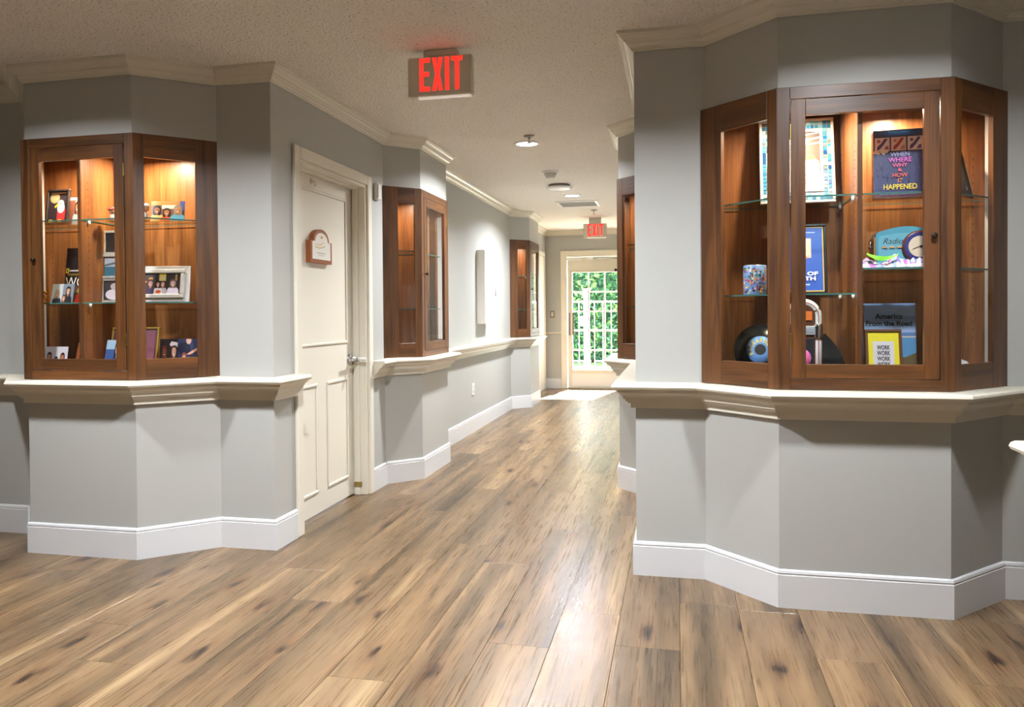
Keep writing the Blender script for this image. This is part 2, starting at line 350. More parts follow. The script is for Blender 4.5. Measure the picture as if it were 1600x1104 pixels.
# ------------------------------------------------------------------ cream door on the left corridor wall (built facing -y, turned to face +x)
def casing(bm, w0, w1, top, cw, th, y):
    for x0, x1 in ((w0-cw, w0), (w1, w1+cw)): addbox(bm, x0, x1, y-th, y, 0, top+cw, 0, .004)
    addbox(bm, w0, w1, y-th, y, top, top+cw, 0, .004)
def cream_door(name, label, yc, wdt, recess, full=True):
    d = bpy.data.objects.new(name, None); COL.objects.link(d); d.location = (XL, yc, 0); d.rotation_euler = (0, 0, R(90)); struct(d, label)
    h = wdt/2
    bm = bmesh.new(); casing(bm, -h, h, DOOR_Z, CAS, .02, 0); from_bm('door_casing', bm, M['door'], d)
    if not full:
        box('door_leaf', (wdt-.01, .01, DOOR_Z-.01), M['door'], d, (0, -.006, .004)); return d
    bm = bmesh.new()
    for x0, x1 in ((-h, -h+.02), (h-.02, h)): addbox(bm, x0, x1, -.004, .16, 0, DOOR_Z, 0, .002)
    addbox(bm, -h+.02, h-.02, -.004, .16, DOOR_Z-.02, DOOR_Z, 0, .002)
    for x0, x1 in ((-h+.02, -h+.034), (h-.034, h-.02)): addbox(bm, x0, x1, .045, .085, 0, DOOR_Z-.02, 0, .002)
    addbox(bm, -h+.034, h-.034, .045, .085, DOOR_Z-.034, DOOR_Z-.02, 0, .002)
    from_bm('door_jamb', bm, M['door'], d)
    lw = wdt-.044; y = recess
    leaf = box('door_leaf', (lw, .042, DOOR_Z-.03), M['door'], d, (0, y+.021, .008))
    leaf.location = (0, y+.021, .008)
    def panel(x0, x1, z0, z1):
        b2 = bmesh.new(); t = .018
        for a in ((x0, x1, z0, z0+t), (x0, x1, z1-t, z1), (x0, x0+t, z0+t, z1-t), (x1-t, x1, z0+t, z1-t)):
            addbox(b2, a[0], a[1], -.030, -.0205, a[2], a[3], 0, .004)
        from_bm('panel_moulding', b2, M['door'], leaf)
    panel(-lw/2+.08, lw/2-.09, 1.03, 1.985); panel(-lw/2+.08, -lw/2+.37, .13, .80); panel(lw/2-.40, lw/2-.09, .13, .80)
    # lever
    hx = lw/2-.055; hz = .92
    lathe('rosette', [(.036, 0), (.036, -.006), (.030, -.012), (.012, -.014), (.012, -.05)], M['chrome'], leaf, (hx, -.021, hz), axis='y')
    box('lever', (.125, .016, .02), M['chrome'], leaf, (hx-.045, -.075, hz-.01), bev=.004)
    lathe('lock_button', [(.011, 0), (.011, -.05), (.006, -.055)], M['white'], leaf, (hx+.0, -.085, hz), axis='y')
    lathe('door_hook', [(.016, 0), (.016, -.005), (.008, -.009)], flat('d9d2c0', .4), leaf, (-lw/2+.33, -.021, 2.03), axis='y', seg=16)
    tube('hook_prong', [(0, 0, 0), (0, -.02, -.004), (0, -.026, -.02), (0, -.02, -.032)], .004, flat('d9d2c0', .4), leaf, (-lw/2+.33, -.024, 2.03))
    return d
DYC = sum(DOOR_Y)/2
d1 = cream_door('door_1', 'cream panelled door with chrome lever and arched plaque', DYC, DOOR_Y[1]-DOOR_Y[0], .095)
tag(cream_door('door_3', 'far cream door at the corridor end', 11.5, .88, 0, False))
box('door_stop', (.02, .05, .03), M['brass'], d1, ((DOOR_Y[1]-DOOR_Y[0])/2-.034, .06, .06))
# ------------------------------------------------------------------ glazed exit door at the end
d2 = bpy.data.objects.new('door_2', None); COL.objects.link(d2); d2.location = (-1.245, YE, 0); struct(d2, 'white glazed exit door with fifteen panes at the corridor end')
hw = (EDX[1]-EDX[0])/2
bm = bmesh.new(); casing(bm, -hw, hw, 2.10, .095, .025, 0); from_bm('door_casing', bm, M['door'], d2)
lw = 2*hw-.02
lf = bpy.data.objects.new('door_leaf', None)
bm = bmesh.new(); y0, y1 = .02, .062; gl = (-.385, .385, .30, 1.85)
addbox(bm, -lw/2, gl[0], y0, y1, .01, 2.09); addbox(bm, gl[1], lw/2, y0, y1, .01, 2.09)
addbox(bm, gl[0], gl[1], y0, y1, .01, gl[2]); addbox(bm, gl[0], gl[1], y0, y1, gl[3], 2.09)
lf = from_bm('door_leaf', bm, M['door'], d2)
nx, nz, t = 3, 5, .022
pw = (gl[1]-gl[0])/nx; pz = (gl[3]-gl[2])/nz
for i in range(1, nx): box('glazing_bar', (t, .03, gl[3]-gl[2]), M['white'], lf, (gl[0]+i*pw, .041, gl[2]), bev=.003)
for j in range(1, nz): box('glazing_bar', (gl[1]-gl[0], .028, t), M['white'], lf, (0, .041, gl[2]+j*pz-t/2), bev=.003)
for i in range(nx):
    for j in range(nz): box('pane', (pw-t*.9, .004, pz-t*.9), M['glass'], lf, (gl[0]+(i+.5)*pw, .041, gl[2]+j*pz+t*.45), bev=0)
bm = bmesh.new()
for a in ((gl[0]-.03, gl[1]+.03, gl[3], gl[3]+.03), (gl[0]-.03, gl[1]+.03, gl[2]-.03, gl[2]), (gl[0]-.03, gl[0], gl[2], gl[3]), (gl[1], gl[1]+.03, gl[2], gl[3])): addbox(bm, a[0], a[1], .008, .021, a[2], a[3], 0, .003)
from_bm('glazing_bead', bm, M['door'], lf)
box('kick_plate', (.80, .006, .2), flat('efeeea', .3), lf, (0, .016, .04))
box('push_plate', (.085, .008, .36), flat('8d8980', .35, .3), lf, (-lw/2+.06, .015, .85))
box('door_closer', (.24, .05, .055), M['white'], lf, (-.34, -.005, 2.035)); box('closer_bracket', (.11, .04, .04), M['white'], lf, (-.1, -.005, 2.05))
tube('closer_arm', [(-.05, -.02, 2.07), (.33, -.03, 2.06)], .008, M['chrome'], lf); box('alarm_contact', (.06, .04, .06), M['white'], lf, (.36, -.002, 1.97))
box('threshold', (2*hw, .16, .018), flat('b9b0a0', .4, .6), d2, (0, .03, 0))

# ------------------------------------------------------------------ ceiling fittings
def downlight(x, y, label, group=None, k=1., out=''):
    o = thing('recessed_light', label, 'ceiling light', (x, y, CEIL), (0, 0, 0), group)
    lathe('trim_ring', [(.098, 0), (.098, -.004), (.086, -.008), (.080, -.008), (.080, 0)], M['white'], o)
    lathe('lens'+out, [(.081, -.001), (.081, -.004), (.04, -.006)], emit('fff6ea', 5), o)
    ld = bpy.data.lights.new('downlight'+out, 'AREA'); ld.shape = 'DISK'; ld.size = .15; ld.energy = DOWN_W*k; ld.color = (.94, .965, 1); ld.spread = R(150)
    lo = bpy.data.objects.new('downlight'+out, ld); COL.objects.link(lo); lo.parent = o; lo.location = (0, 0, -.012)
    return o
downlight(-1.115, 5.745, 'round recessed light behind the ceiling sprinkler', None, 1.4)
downlight(-1.129, 8.44, 'round recessed light beside the ceiling air grille', None, 1.7)
# just above the frame: their ledge shadows on the bays show where they hang
for x, y, k, lab in ((-1.12, 2.42, 1.7, 'round recessed light before the near EXIT sign'), (.76, 2.4, .75, 'round recessed light before the large bay of books'), (-2.95, 2.35, .8, 'round recessed light before the family photograph bay')):
    downlight(x, y, lab, 'lobby ceiling lights', k, '_offscreen')
def sprinkler(x, y, label):
    o = thing('sprinkler_head', label, 'sprinkler', (x, y, CEIL))
    lathe('escutcheon', [(.042, 0), (.040, -.006), (.02, -.012), (.012, -.012)], flat('8a8580', .35, .6), o)
    lathe('stem', [(.007, -.01), (.007, -.045), (.004, -.05)], M['chrome'], o, seg=10)
    lathe('deflector', [(.018, -.050), (.018, -.053)], M['chrome'], o, seg=14)
sprinkler(-1.05, 5.5, 'chrome sprinkler head hanging before a recessed light')
sprinkler(-1.026, 9.74, 'chrome sprinkler head near the far exit sign')
o = thing('smoke_detector', 'domed white smoke detector on the corridor ceiling', 'smoke detector', (-1.131, 6.95, CEIL))
lathe('base_plate', [(.075, 0), (.075, -.012), (.066, -.016)], M['white'], o); lathe('sensor_dome', [(.062, -.015), (.045, -.05), (.04, -.058), (.0385, -.064)], flat('d8d5cd', .4), o)
o = thing('round_air_diffuser', 'flat round white disc diffuser on the corridor ceiling', 'air vent', (-1.164, 7.72, CEIL))
lathe('dark_throat', [(.11, 0), (.11, -.02)], flat('8a8780', .6), o); lathe('disc_plate', [(.10, -.018), (.132, -.022), (.135, -.03), (.10, -.044), (.03, -.05)], M['white'], o, seg=32)
o = thing('air_grille', 'rectangular white air return grille on the corridor ceiling', 'air vent', (-1.14, 9.08, CEIL))
bm = bmesh.new()
for a in ((-.24, .24, -.22, -.19), (-.24, .24, .19, .22), (-.24, -.21, -.19, .19), (.21, .24, -.19, .19)): addbox(bm, a[0], a[1], a[2], a[3], -.014, 0, 0, .002)
from_bm('grille_frame', bm, M['white'], o); box('grille_throat', (.42, .38, .003), flat('9a968d', .8), o, (0, 0, -.003), bev=0)
for i in range(12): box('louvre', (.42, .02, .003), flat('cfccc4', .5), o, (0, -.175+i*.032, -.012), (R(35), 0, 0), bev=0)

GLY = [[(.19, .125), (.355, .125), (.355, .235), (.253, .235), (.253, .50), (.338, .50), (.338, .61), (.253, .61), (.253, .85), (.355, .85), (.355, .96), (.19, .96)],
       [(.388, .125), (.454, .125), (.472, .40), (.49, .125), (.556, .125), (.506, .545), (.556, .96), (.49, .96), (.472, .70), (.454, .96), (.388, .96), (.438, .545)],
       [(.592, .125), (.655, .125), (.655, .96), (.592, .96)],
       [(.745, .125), (.808, .125), (.808, .85), (.862, .85), (.862, .96), (.691, .96), (.691, .85), (.745, .85)]]
def exit_sign(loc, label):
    o = thing('exit_sign', label, 'exit sign', loc); wd, ht, dp = .325, .192, .048
    bm = bmesh.new(); addbox(bm, -wd/2, wd/2, -dp/2, dp/2, 0, ht, 0, .006); from_bm('housing', bm, M['exitbody'], o)
    names = 'EXIT'
    for g in GLY:
        bm = bmesh.new(); addvprism(bm, [((x-.5)*wd, z*ht) for x, z in g], -dp/2-.0012, -dp/2+.001)
        bmesh.ops.recalc_face_normals(bm, faces=bm.faces); tri = bmesh.ops.triangulate(bm, faces=bm.faces); from_bm('letter', bm, emit('ff2c22', 1.15), o)
    box('lower_lens', (wd*.82, dp*.7, .006), emit('fff3ea', .25), o, (.02, 0, -.006))
    box('canopy', (.17, .05, CEIL-loc[2]-ht), M['exitbody'], o, (.0, .01, ht), bev=.005)
ex = at_y(689, 150, 3.60); exit_sign((ex.x, 3.60, at_y(640, 152, 3.575).z), 'large glowing red EXIT sign hanging from the near ceiling')
ex = at_y(930, 371, 10.6); exit_sign((ex.x, 10.6, ex.z), 'small distant red EXIT sign before the glazed end door')

# ------------------------------------------------------------------ wall fittings
o = thing('extinguisher_cabinet', 'white wall mounted extinguisher cabinet with chrome pull', 'cabinet', (XL, 7.99, 1.11), (0, 0, R(90)))
box('cabinet_box', (.38, .08, .78), flat('ebe8df', .4), o, (0, -.04, 0), bev=.003)
cdn = box('cabinet_door', (.376, .012, .774), flat('f1efe8', .25), o, (0, -.086, .003), bev=.003)
box('vision_panel', (.27, .004, .6), flat('dfe4e6', .1), cdn, (-.0, -.0075, .06), bev=.001)
tube('pull_handle', [(.155, -.005, .30), (.155, -.035, .30), (.155, -.035, .42), (.155, -.005, .42)], .005, M['chrome'], cdn)
o = thing('wall_outlet', 'white duplex power outlet low on the corridor wall', 'outlet', (XL, 7.61, .38), (0, 0, R(90)))
box('cover_plate', (.075, .008, .118), M['white'], o, (0, -.004, 0))
for z in (.022, .066): box('socket', (.034, .004, .03), flat('c9c2ae', .4), o, (0, -.0095, z))
o = thing('light_switch', 'small brown light switch plate on the end wall', 'switch', (-1.952, YE, 1.13))
box('cover_plate', (.075, .008, .115), flat('857d70', .4), o, (0, -.004, 0)); box('rocker', (.034, .006, .066), flat('d5cdb5', .4), o, (0, -.010, .025))
o = thing('door_chime', 'slim white sensor box beside the cream door casing', 'sensor', (XL, 5.05, 2.03), (0, 0, R(90)))
box('sensor_body', (.075, .03, .115), flat('e7e4dc', .4), o, (0, -.015, 0), bev=.006); box('sensor_strip', (.01, .006, .1), flat('d6d2c8', .4), o, (-.03, -.032, .008))
# arched plaque on the cream door
xf = XL-.095; a_ = at_x(485, 400, xf+.03); b_ = at_x(518, 400, xf+.03); zt = at_x(500, 358, xf+.03).z; zb = at_x(500, 411, xf+.03).z
o = thing('name_plaque', 'arched wood framed paper plaque hung on the cream door', 'plaque', (xf, (a_.y+b_.y)/2, zb), (0, 0, R(90)))
pw_, ph_ = abs(b_.y-a_.y), zt-zb
def arch(wd, ht, sh, inset=0.):
    h2 = wd/2-inset; pts = [(-h2, inset), (h2, inset), (h2, ht*sh-inset*.3)]; rr = wd*.37-inset
    pts += [(rr*math.cos(t_), ht*sh+(ht*(1-sh)-inset)*math.sin(t_)) for t_ in [math.pi*i/14 for i in range(15)]]
    return pts+[(-h2, ht*sh-inset*.3)]
bm = bmesh.new(); addvprism(bm, arch(pw_, ph_, .64), -.032, 0); bmesh.ops.recalc_face_normals(bm, faces=bm.faces)
pl = from_bm('plaque_frame', bm, flat('94532a', .4), o)
bm = bmesh.new(); addvprism(bm, arch(pw_, ph_, .64, .022), -.0335, -.031); bmesh.ops.recalc_face_normals(bm, faces=bm.faces); from_bm('paper_insert', bm, flat('e8e4da', .2), o)
PLQ = o, pw_, ph_

# ------------------------------------------------------------------ display cabinets let into the bays
CZ = .907; CH = 1.245; CW = .668
def cabinet(label, loc, rz, dx, dy, so_, si_, hinge, shelves_l, shelves_r, dvx=0., watts=CAB_W, py_=(.24, .24)):
    """front along local x, into the wall along local y; so_/si_ = outer and inner stile of the slanted sides"""
    o = thing('display_cabinet', label, 'display cabinet', (loc[0], loc[1], CZ), (0, 0, rz)); W = CW; h = W/2; th = .022
    zb, zt, g0, g1 = .046, 1.195, .106, 1.127
    for sx in (-1, 1): box('stile', (.051, th, CH), M['wv'], o, (sx*(h-.0255), th/2, 0))
    box('rail', (W-.102, th, zb), M['wh'], o, (0, th/2, 0)); box('rail', (W-.102, th, CH-zt), M['wh'], o, (0, th/2, zt))
    # door
    dw = W-.102-.007; d0 = zb+.003; d1_ = zt-.003; st = .057
    bm = bmesh.new()
    for sx in (-1, 1): addbox(bm, sx*(dw/2)-(st if sx > 0 else 0), sx*(dw/2)+(0 if sx > 0 else st), -.002, th-.002, d0, d1_, 0, .0015)
    for a, b2 in ((d0, g0), (g1, d1_)): addbox(bm, -dw/2+st, dw/2-st, -.002, th-.002, a, b2, 1, .0015)
    d = from_bm('door', bm, [M['wv'], M['wh']], o, (0, 0, 0))
    box('glass_pane', (dw-2*st+.01, .004, g1-g0+.01), M['glass'], d, (0, .012, g0-.005), bev=0)
    lathe('knob', [(.006, 0), (.006, -.008), (.011, -.012), (.012, -.018), (.007, -.023)], M['bronze'], d, (-hinge*(dw/2-st*.42), -.002, .62), axis='y', seg=16)
    for z in (.17, .90+.13): box('hinge', (.008, .012, .065), M['brass'], d, (hinge*(dw/2+.002), 0, z), bev=.002)
    # slanted sides
    L = math.hypot(dx, dy)
    for sx in (-1, 1):
        ang = math.atan2(sx*dy, dx); org = Vector((-h-dx, dy)) if sx < 0 else Vector((h, 0)); dr = Vector((math.cos(ang), math.sin(ang))); nn = Vector((-dr.y, dr.x))
        e0, e1 = (so_, L-si_) if sx < 0 else (si_, L-so_)
        def brd(name, s0, s1, z0, z1, mat, t_=th, yo=0.):
            c = org+dr*((s0+s1)/2)+nn*(yo+t_/2)
            return box(name, (s1-s0, t_, z1-z0), mat, o, (c.x, c.y, z0), (0, 0, ang))
        brd('stile', 0, e0, 0, CH, M['wv']); brd('stile', e1, L, 0, CH, M['wv'])
        brd('rail', e0, e1, 0, g0, M['wh']); brd('rail', e0, e1, g1, CH, M['wh'])
        brd('glass_pane', e0-.004, e1+.004, g0-.004, g1+.004, M['glass'], .004, .012)
    # inside
    xi = h+dx-.035; dep = .43
    outl = [(-xi, dy+.015), (-h+.005, .024), (h-.005, .024), (xi, dy+.015), (xi, dep), (-xi, dep)]
    prism('bottom_panel', outl, .012, .034, M['wh'], o); prism('top_panel', outl, CH-.03, CH-.008, M['wh'], o)
    box('back_panel', (2*xi+.04, .015, CH-.02), M['iv'], o, (0, dep+.0075, .01))
    for sx in (-1, 1): box('side_panel', (.015, dep-dy-.01, CH-.02), M['iv'], o, (sx*(xi+.0075), (dep+dy)/2+.012, .01))
    box('divider', (.018, dep-.075, CH-.064), M['iv'], o, (dvx, (dep+.075)/2, .034))
    box('divider_edging', (.02, .008, CH-.064), M['wv'], o, (dvx, .071, .034))
    for sx, zs in ((-1, shelves_l), (1, shelves_r)):
        for z in zs:
            pts = [(dvx+sx*.012, .07), (sx*(h-.01), .07), (sx*(xi-.012), dy+.05), (sx*(xi-.012), dep-.008), (dvx+sx*.012, dep-.008)]
            bm = bmesh.new(); fs = addprism(bm, pts, z-.0065, z); bmesh.ops.recalc_face_normals(bm, faces=bm.faces)
            for f in fs[2:]: f.material_index = 1
            s = from_bm('glass_shelf', bm, [M['shelf'], M['edge']], o)
            for px, py in ((dvx+sx*.016, .12), (dvx+sx*.016, dep-.05), (sx*(xi-.006), dep-.05), (sx*(xi-.006), dy+.10)):
                lathe('shelf_peg', [(.002, -.018), (.006, -.012), (.007, 0)], M['peg'], s, (px, py, z-.0066), seg=8)
        bm = bmesh.new()
        for k in range(24):
            for px, py, ax in ((dvx+sx*.0094, .12, 1), (dvx+sx*.0094, dep-.05, 1), (sx*(xi-.0004), dep-.05, 1)):
                addbox(bm, px-.0006, px+.0006, py-.0025, py+.0025, .2+k*.036-.0025, .2+k*.036+.0025)
        for k in range(24): addbox(bm, sx*(xi-.05)-.0025, sx*(xi-.05)+.0025, dep-.0006, dep+.0006, .2+k*.036-.0025, .2+k*.036+.0025)
        tag(from_bm('peg_holes', bm, M['hole_dark'], o), kind='stuff')  # dark dots stand in for the shade inside drilled holes
        lx = sx*(h*.62); ly = py_[0 if sx < 0 else 1]
        pk = lathe('puck_light', [(.034, 0), (.034, -.010), (.028, -.012)], M['chrome'], o, (lx, ly, CH-.03))
        lathe('puck_lens', [(.026, -.011), (.026, -.0135)], emit('fff0d8', 8), pk)
        ld = bpy.data.lights.new('puck_lamp', 'AREA'); ld.shape = 'DISK'; ld.size = .05; ld.energy = watts; ld.color = (1, .80, .58); ld.spread = R(172)
        lo = bpy.data.objects.new('puck_lamp', ld); COL.objects.link(lo); lo.parent = o; lo.location = (lx, ly, CH-.047)
    return o
RX = (.407+1.076)/2; RYF = 3.32; LX = -2.998; LYF = 3.35
cabinet('walnut corner display cabinet with books, radio and jukebox in the large bay', (RX, RYF), 0, .297, .288, .118, .05, -1, (.398, .808), (.500, .808), 0, 8., (.15, .29))
cabinet('walnut corner display cabinet with family photographs beside the cream door', (LX, LYF), 0, .300, .300, .13, .05, 1, (.397, .831), (.397, .831), -.045)
cabinet('walnut display cabinet in the corridor between cream door and extinguisher box', (-1.845, L2Y), R(90), .222, .222, .125, .055, 1, (.36, .79), (.36, .79), 0, 3.)
cabinet('walnut display cabinet at the far end of the corridor wall', (-1.845, L3Y), R(90), .222, .222, .125, .055, 1, (.36, .79), (.36, .79), 0, 3.)
cabinet('walnut display cabinet half hidden behind the large bay', (XR-.215, R2Y), R(-90), .215, .215, .12, .055, -1, (.36, .79), (.36, .79), 0, 5.)

# ------------------------------------------------------------------ prints, text and small things
def build_print(name, parent, wd, ht, shapes, y=-.0004, z0=0., x0=0.):
    """flat printing: layered coloured patches in a wd x ht rectangle, facing -y"""
    bm = bmesh.new(); mats = []
    for k, s in enumerate(shapes):
        c = s[-1]
        if s[0] == 'r': pts = [(s[1], s[2]), (s[3], s[2]), (s[3], s[4]), (s[1], s[4])]
        elif s[0] == 'e': pts = [(s[1]+s[3]*math.cos(2*math.pi*i/18), s[2]+s[4]*math.sin(2*math.pi*i/18)) for i in range(18)]
        else: pts = s[1]
        pts = [(min(max(p[0], 0), 1), min(max(p[1], 0), 1)) for p in pts]
        if c not in mats: mats.append(c)
        f = bm.faces.new([bm.verts.new(((p[0]-.5)*wd+x0, y-k*.00008, z0+p[1]*ht)) for p in pts]); f.material_index = mats.index(c)
    return from_bm(name, bm, [flat(c, .4) for c in mats], parent)
def text(name, s, wd, ht, mat, parent, x, y, z, bold=.0, shear=0.):
    cu = bpy.data.curves.new('t', 'FONT'); cu.body = s; cu.size = 1; cu.offset = bold; cu.shear = shear; cu.resolution_u = 3
    ob = bpy.data.objects.new('t', cu); COL.objects.link(ob); dg = bpy.context.evaluated_depsgraph_get()
    me = bpy.data.meshes.new_from_object(ob.evaluated_get(dg)); bpy.data.objects.remove(ob)
    xs = [v.co.x for v in me.vertices]; ys = [v.co.y for v in me.vertices]; ax, bx, ay, by = min(xs), max(xs), min(ys), max(ys)
    for v in me.vertices: v.co = Vector((((v.co.x-ax)/(bx-ax)-.5)*wd, 0, (v.co.y-ay)/(by-ay)*ht))
    me.materials.clear()
    return link(name, me, mat, parent, (x, y, z))
def person(cx, b, s, skin='c9997c', hair='2a1d18', shirt='3a4660', asp=1.):
    X = lambda v: cx+v*s*asp
    Z = lambda v: b+v*s
    dk = '%02x%02x%02x' % tuple(int(int(skin[i:i+2], 16)*.8) for i in (0, 2, 4))
    return [('p', [(X(-.25), Z(-.3)), (X(.25), Z(-.3)), (X(.22), Z(.10)), (X(.15), Z(.18)), (X(.06), Z(.22)), (X(-.06), Z(.22)), (X(-.15), Z(.18)), (X(-.22), Z(.10))], shirt),
            ('p', [(X(-.125), Z(.16)), (X(-.14), Z(.36)), (X(-.12), Z(.49)), (X(-.06), Z(.55)), (X(.06), Z(.55)), (X(.12), Z(.49)), (X(.14), Z(.36)), (X(.125), Z(.16))], hair),
            ('p', [(X(-.04), Z(.16)), (X(.04), Z(.16)), (X(.045), Z(.28)), (X(-.045), Z(.28))], dk), ('e', cx, Z(.365), .095*s*asp, .135*s, skin), ('p', [(X(-.10), Z(.40)), (X(-.08), Z(.50)), (X(.08), Z(.50)), (X(.10), Z(.40)), (X(.05), Z(.46)), (X(-.05), Z(.46))], hair),
            ('p', [(X(.03), Z(.25)), (X(.085), Z(.31)), (X(.092), Z(.40)), (X(.05), Z(.36))], dk),
            ('e', cx, Z(.295), .036*s*asp, .012*s, 'f0e6e0'), ('e', X(-.036), Z(.39), .014*s*asp, .01*s, '2a1d18'), ('e', X(.036), Z(.39), .014*s*asp, .01*s, '2a1d18'), ('e', cx, Z(.345), .012*s*asp, .018*s, dk)]
o_, pw_, ph_ = PLQ
build_print('paper_print', o_, pw_*.7, ph_*.8, [('p', [(.05, .45), (.4, .42), (.75, .52), (.75, .57), (.4, .48), (.05, .5)], 'c8b48c'), ('p', [(.05, .55), (.4, .52), (.7, .66), (.65, .70), (.38, .60), (.05, .60)], 'd2c09a'), ('e', .5, .85, .08, .05, 'c89858'), ('r', .2, .25, .75, .28, '9a968e'), ('r', .28, .17, .68, .195, 'a8a49c')], -.0338, ph_*.08)
def place(name, label, cat, u0, u1, vt, y, zb, lean=12, yaw=0, group=None):
    vm = 500; a = at_y(u0, vm, y); b2 = at_y(u1, vm, y); zt = at_y((u0+u1)/2, vt, y+.05).z
    o = thing(name, label, cat, ((a.x+b2.x)/2, y, zb+.0005), (R(-lean), 0, R(yaw)), group)
    return o, b2.x-a.x, (zt-zb)/math.cos(R(lean))
def frame(o, wd, ht, bw, mat, dp=.016, bmat=None):
    bm = bmesh.new()
    for a in ((-wd/2, wd/2, 0, bw), (-wd/2, wd/2, ht-bw, ht), (-wd/2, -wd/2+bw, bw, ht-bw), (wd/2-bw, wd/2, bw, ht-bw)): addbox(bm, a[0], a[1], 0, dp, a[2], a[3], 0, min(.003, bw*.2))
    f = from_bm('frame', bm, mat, o)
    box('backing', (wd-bw, .003, ht-bw), bmat or M['black'], o, (0, dp*.7, bw/2), bev=0)
    return f
def framed(o, wd, ht, bw, mat, shapes, dp=.016):
    frame(o, wd, ht, bw, mat, dp); build_print('print', o, wd-2*bw, ht-2*bw, shapes, dp*.45, bw)
def snapshot(o, wd, ht, shapes):
    box('photo_paper', (wd, .0016, ht), flat('e9e6e0', .4), o, (0, .001, 0), bev=0); build_print('print', o, wd, ht, shapes, -.0002)
Z1, Z2, Z3 = CZ+.808, CZ+.398, CZ+.500; ZF = CZ+.034

# ---- large bay cabinet: upper shelf
o, wd, ht = place('mosaic_photo_frame', 'white photo frame with blue mosaic tile border on the upper shelf', 'photo frame', 1189, 1307, 185, 3.62, Z1, 9)
frame(o, wd, ht, .012, flat('e4e2dc', .4)); rnd = random.Random(3)
bm = bmesh.new(); cols = ['1f6ea0', '3d8fb4', '6fb4c8', '124a80', '9cc0ca', '66787a', '2f80a8']
iw, ih = wd*.70, ht*.74
addbox(bm, -wd/2+.011, wd/2-.011, .007, .0095, .011, ht-.011, 7)
n = 17; ts = (wd-.024)/n; m_ = int((ht-.024)/ts); tz = (ht-.024)/m_
for i in range(n):
    for j in range(m_):
        cx, cz = -wd/2+.012+(i+.5)*ts, .012+(j+.5)*tz
        if abs(cx) < iw/2 and abs(cz-ht/2) < ih/2: continue
        a = ts*.46*rnd.uniform(.85, 1); c = tz*.46*rnd.uniform(.8, 1)
        addbox(bm, cx-a, cx+a, .0045, .0072, cz-c, cz+c, rnd.randrange(7), 0)
tag(from_bm('mosaic_tiles', bm, [flat(c, .2) for c in cols]+[flat('a8a49c', .6)], o), kind='stuff')
inn = bmesh.new()
for a in ((-iw/2, iw/2, 0, .012), (-iw/2, iw/2, ih-.012, ih), (-iw/2, -iw/2+.012, .012, ih-.012), (iw/2-.012, iw/2, .012, ih-.012)): addbox(inn, a[0], a[1], .0, .006, a[2]+ht/2-ih/2, a[3]+ht/2-ih/2, 0, .001)
from_bm('inner_frame', inn, flat('f1eee8', .4), o)
sh = [('r', 0, 0, 1, 1, '5d5048')]+[('p', [(.35, .72+.09*k), (1, .80+.09*k), (1, .825+.09*k), (.35, .745+.09*k)], 'e5e0dc') for k in range(3)]
sh += [('p', [(.05, 0), (1, 0), (.97, .48), (.80, .58), (.62, .60), (.45, .56), (.2, .5)], 'dcd0d2'), ('p', [(.45, .55), (.62, .62), (.86, .60), (.92, .52), (.66, .50)], 'a36a4a'),
       ('e', .60, .72, .19, .14, '9a6844'), ('e', .55, .84, .22, .075, 'e2dedc'), ('e', .50, .61, .10, .05, '4a3a33'), ('e', .56, .74, .03, .012, '2a1c16'), ('e', .68, .73, .03, .012, '2a1c16')]
for k in range(34): x_, z_ = rnd.uniform(.12, .95), rnd.uniform(.02, .46); sh.append(('e', x_, z_, .03, .014, rnd.choice(['c79aa2', 'b88a92', 'e8dcd8', 'c9b9a8'])))
build_print('print', o, iw-.024, ih-.024, sh, .0065, ht/2-ih/2+.012)

o, wd, ht = place('hardback_book', 'navy hardback titled WHEN WHERE WHY HOW IT HAPPENED on upper shelf', 'book', 1366, 1444, 205, 3.56, Z1, 3, -4)
def book(o, wd, ht, th, cover):
    bm = bmesh.new(); addbox(bm, -wd/2, wd/2, 0, .003, 0, ht, 0); addbox(bm, -wd/2, wd/2, th-.003, th, 0, ht, 0); addbox(bm, wd/2-.003, wd/2, .003, th-.003, 0, ht, 0)
    c = from_bm('cover', bm, flat(cover, .35), o); box('page_block', (wd-.008, th-.0065, ht-.008), flat('e3dccb', .7), o, (-.003, th/2, .004), bev=0)
book(o, wd, ht, .045, '2c3868')
sh = [('r', 0, 0, 1, 1, '3a4676'), ('r', 0, .92, 1, 1, '33508c')]
for i, cs in enumerate((('efe6f0', '5a4a9c', 'b06a9c'), ('f0dede', 'b05060', 'd890a0'), ('f2eef8', '5848a0', '7a68c0'))):
    x_ = .03+i*.325; sh.append(('r', x_, .69, x_+.295, .89, cs[0])); sh.append(('p', [(x_+.04, .70), (x_+.10, .72), (x_+.16, .77), (x_+.26, .87), (x_+.20, .88), (x_+.12, .80), (x_+.05, .76)], cs[1])); sh.append(('p', [(x_+.17, .70), (x_+.28, .71), (x_+.27, .77), (x_+.22, .76)], cs[2])); sh.append(('e', x_+.08, .84, .035, .025, cs[2]))
for k in range(14): sh.append(('e', rnd.uniform(.02, .28), rnd.uniform(.65, .72), .035, .02, 'f0ecec'))
for k in range(60): x_, z_ = rnd.uniform(.03, .97), rnd.uniform(.1, .62); sh.append(('p', [(x_, z_), (x_+.02, z_), (x_+.012, z_+.05), (x_-.008, z_+.05)], rnd.choice(['46528a', '2f3a68', '525a88'])))
sh += [('r', .12+.19*k, .035, .12+.19*k+.16, .065, '4a68c8') for k in range(4)]
build_print('cover_print', o, wd, ht, sh, -.0004)
text('cover_text', "Reader's Digest", wd*.40, ht*.03, flat('6ac4d8', .4), o, .0, -.008, ht*.945)
